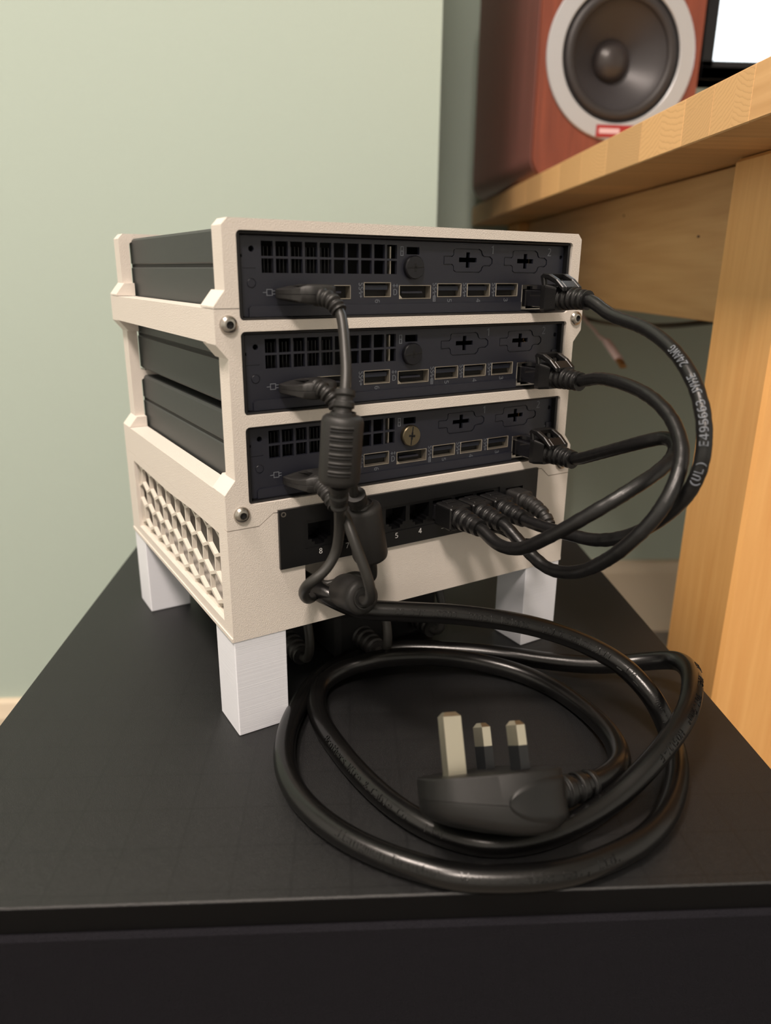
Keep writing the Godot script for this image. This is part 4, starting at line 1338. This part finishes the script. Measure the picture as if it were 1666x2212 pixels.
# ---------------------------------------------------------------- desk and what stands on it
func desk() -> void:
	var ex := 0.2429
	var hu := 0.3115
	var hl := 0.2853
	var t := thing("desk", "solid beech desk at the right with a thick glued plank top, seen from its end", "desk", Vector3(1.0, FLOOR, -0.48))
	var o := -Vector3(1.0, FLOOR, -0.48)
	var joints := [-0.046, -0.0862, -0.128, -0.164, -0.230, -0.299, -0.362, -0.430, -0.495, -0.560, -0.625, -0.690, -0.755, -0.820, -0.870, -0.925]
	for i in joints.size() - 1:
		var za: float = joints[i]; var zb: float = joints[i + 1]
		var a := MB.new()
		a.span(o + Vector3(ex + 0.0004, hl, zb + 0.00005), o + Vector3(1.76, hu, za - 0.00005), 0.0004)
		var m := a.mesh()
		var e := MB.new()
		e.span(o + Vector3(ex, hl + 0.0004, zb + 0.0001), o + Vector3(ex + 0.002, hu - 0.0004, za - 0.0001), 0.0003)
		e.mesh(m)
		var p := put(m, "plank", null, t)
		m.surface_set_material(0, M["beech_%d" % (i * 3 % 4)])
		m.surface_set_material(1, M["beech_%d" % 2] if i == 0 else M["beech_end_%d" % ((i * 7 + 1) % 4)])
	var ap := MB.new()
	ap.span(o + Vector3(0.3083, 0.1808, -0.86), o + Vector3(0.3303, hl - 0.0012, -0.15), 0.0008)
	put(ap.mesh(), "apron", M.beech_1, t)
	var fr := MB.new()
	fr.span(o + Vector3(0.37, 0.1808, -0.160), o + Vector3(1.64, hl - 0.0002, -0.138), 0.0008)
	put(fr.mesh(), "apron", M.beech_3, t)
	for s in [[0.2954, -0.2004], [0.2954, -0.90], [1.63, -0.2004], [1.63, -0.90]]:
		var l := MB.new()
		l.span(o + Vector3(s[0], FLOOR, s[1]), o + Vector3(s[0] + 0.079, hl - 0.0006, s[1] + 0.079), 0.0024)
		put(l.mesh(), "leg", M.beech_leg, t)
	# small knots in the apron
	for k in [wp(1348, 466), wp(1509, 511)]:
		var kn := MB.new()
		kn.lathe([Vector2(0.0016, 0), Vector2(0.0012, 0.0003), Vector2(0, 0.0004)], Transform3D(Basis(Vector3(0, 1, 0), Vector3(-1, 0, 0), Vector3(0, 0, 1)).scaled_local(Vector3(0.6, 1, 1.5)), o + k), 14)
		put(kn.mesh(), "knot", M.knot, t)


func wp(u: float, _v: float) -> Vector3:
	return Vector3(0.3081, 0.2665, -0.4296) if u < 1400.0 else Vector3(0.3081, 0.2409, -0.2660)


func loudspeaker() -> void:
	var t := thing("loudspeaker", "brown wooden loudspeaker with a silver ringed cone, standing on the far end of the desk", "speaker", Vector3(0.2440, 0.3115, -0.550), deg_to_rad(4.2))
	var w := 0.178; var d := 0.268; var h := 0.31
	var outl := rrect(0, 0, w, h, 0.022, 8)
	csg("cabinet", M.walnut_side, t, [csg_poly(outl, -d, -0.006), csg_poly(circle(w * 0.5, 0.1200, 0.0637, 64), -0.06, 0.02, true)])
	csg("front_baffle", M.walnut_front, t, [csg_poly(rrect(0.0008, 0.0008, w - 0.0008, h - 0.0008, 0.022, 8), -0.006, 0.0), csg_poly(circle(w * 0.5, 0.1200, 0.0637, 64), -0.06, 0.02, true)])
	var c := Vector3(w * 0.5, 0.1200, 0.0)
	var xf := Transform3D(Basis(Vector3(1, 0, 0), Vector3(0, 0, 1), Vector3(0, -1, 0)), c)
	var r := MB.new()
	r.lathe([Vector2(0.0810, -0.001), Vector2(0.0810, 0.0022), Vector2(0.0802, 0.0030), Vector2(0.0650, 0.0034), Vector2(0.0642, 0.0028), Vector2(0.0636, -0.002)], xf, 64)
	put(r.mesh(), "trim_ring", M.silver_ring, t)
	var g := MB.new()
	g.lathe([Vector2(0.0640, 0.0018), Vector2(0.0618, 0.0018), Vector2(0.0600, 0.0)], xf, 56)
	put(g.mesh(), "gasket", M.gasket, t)
	var s := MB.new()
	var sp := []
	for k in 11:
		var an := PI * k / 10.0
		sp.append(Vector2(0.0560 + 0.0052 * cos(an), 0.0004 + 0.0040 * sin(an)))
	s.lathe(sp, xf, 56, 1.0)
	put(s.mesh(), "surround", M.surround, t)
	var k := MB.new()
	var cp := []
	for i in 13:
		var u := i / 12.0
		cp.append(Vector2(lerpf(0.0512, 0.0165, u), 0.0005 - 0.0290 * pow(u, 0.85)))
	k.lathe(cp, xf, 64, 1.0)
	put(k.mesh(), "cone", M.cone_grey, t)
	var q := MB.new()
	var dp := []
	for i in 11:
		var an := PI * 0.5 * i / 10.0
		dp.append(Vector2(0.0205 * cos(an), -0.0270 + 0.0130 * sin(an)))
	q.lathe(dp, xf, 40, 1.0)
	put(q.mesh(), "dust_cap", M.cap_grey, t)
	var bd := MB.new()
	bd.span(Vector3(0.0680, 0.0420, 0.0030), Vector3(0.1130, 0.0540, 0.0042), 0.0003)
	var badge := put(bd.mesh(), "badge", M.badge_red, t)
	var be := MB.new()
	be.span(Vector3(0.0710, 0.0455, 0.0041), Vector3(0.0940, 0.0505, 0.0044), 0.0001)
	put(be.mesh(), "badge_strip", M.badge_pale, badge)


func monitor() -> void:
	var t := thing("monitor", "black framed computer monitor with a bright white screen, behind the desk edge", "monitor", Vector3(0.71, 0.3115, -0.64))
	var x0 := 0.4395 - 0.71; var x1 := -x0; var y0 := 0.4215 - 0.3115; var y1 := y0 + 0.325
	var a := frame_ring(x0, y0, x1, y1, 0.0, 0.040, 0.0125)
	a.span(Vector3(x0, y0, 0.0), Vector3(x1, y0 + 0.0185, 0.040), 0.0004)
	put(a.mesh(), "bezel", M.bezel, t)
	var b := MB.new()
	b.span(Vector3(x0 + 0.002, y0 + 0.002, -0.012), Vector3(x1 - 0.002, y1 - 0.002, 0.030), 0.004)
	put(b.mesh(), "back_case", M.bezel, t)
	var c := MB.new()
	c.span(Vector3(x0 + 0.0125, y0 + 0.0185, 0.030), Vector3(x1 - 0.0125, y1 - 0.0125, 0.0365), 0.0001)
	put(c.mesh(), "screen", M.screen_glow, t)
	var n := MB.new()
	n.span(Vector3(-0.03, 0.006, -0.045), Vector3(0.03, y0 + 0.12, -0.012), 0.002)
	put(n.mesh(), "stand_neck", M.bezel, t)
	var e := MB.new()
	e.span(Vector3(-0.11, 0.0, -0.12), Vector3(0.11, 0.008, 0.06), 0.002)
	put(e.mesh(), "stand_base", M.bezel, t)


func under_desk() -> void:
	var p := [Vector3(0.3320, 0.2145, -0.7135), Vector3(0.3320, 0.1865, -0.6502), Vector3(0.3320, 0.1622, -0.5970), Vector3(0.3320, 0.1529, -0.5591), Vector3(0.3320, 0.1433, -0.5283)]
	var t := thing("usb_cable", "thin greyish pink cable with a gold tipped plug hanging under the desk", "cable", p[4])
	var a := MB.new()
	a.tube(smooth(to_local_points(t, [Vector3(0.3340, 0.2794, -0.7334), Vector3(0.3320, 0.2444, -0.7384)] + p), 0.003), 0.0017, 10)
	put(a.mesh(), "lead", M.usb_pink, t)
	var q := to_local_points(t, [Vector3(0.3320, 0.1454, -0.5338), Vector3(0.3320, 0.1424, -0.5094), Vector3(0.3320, 0.1271, -0.4655), Vector3(0.3320, 0.1218, -0.4530)]) as Array
	var b := MB.new()
	b.tube(smooth([q[0], q[1]], 0.001), 0.0022, 10)
	put(b.mesh(), "strain_relief", M.usb_pink, t)
	var c := MB.new()
	c.tube(smooth([q[1], q[2]], 0.001), 0.0046, 14, 0.8)
	put(c.mesh(), "plug", M.usb_pink, t)
	var d := MB.new()
	d.tube(smooth([q[2], q[3]], 0.001), 0.0040, 14, 0.6)
	put(d.mesh(), "tip", M.usb_gold, t)
	var s := thing("desk_cable", "black cable sagging along the underside of the desk apron", "cable", Vector3(0.3600, 0.1570, -0.6317))
	var f := MB.new()
	f.tube(smooth(to_local_points(s, [Vector3(0.3450, 0.1733, -0.7759), Vector3(0.3500, 0.1612, -0.6779), Vector3(0.3600, 0.1570, -0.6317), Vector3(0.3600, 0.1598, -0.5210), Vector3(0.3600, 0.1654, -0.4229), Vector3(0.3600, 0.1733, -0.3461), Vector3(0.3600, 0.1812, -0.2842)]), 0.003), 0.0026, 12)
	put(f.mesh(), "jacket", M.cord_black, s)


func _ready() -> void:
	rng.seed = 11
	setup()
	make_materials()
	var m: StandardMaterial3D = M.beech_0.duplicate()
	var lt := wood_tex(47, Color(0.95, 0.735, 0.46), Color(0.87, 0.625, 0.36), 9.0, 0.6, 0.0, true)
	m.albedo_texture = lt
	m.uv1_scale = Vector3(6, 6, 6)
	M["beech_leg"] = m
	mat("knot", Color(0.36, 0.24, 0.14), 0.6)
	room()
	black_box()
	desk()
	rack()
	computer(0, "top small computer of the three, with a dark thumb screw, nothing above it")
	computer(1, "middle small computer of the three in the white rack, between the other two")
	computer(2, "lowest small computer of the three, with a bare metal thumb screw, just above the switch")
	network_switch()
	bricks()
	loudspeaker()
	monitor()
	under_desk()
	cables()
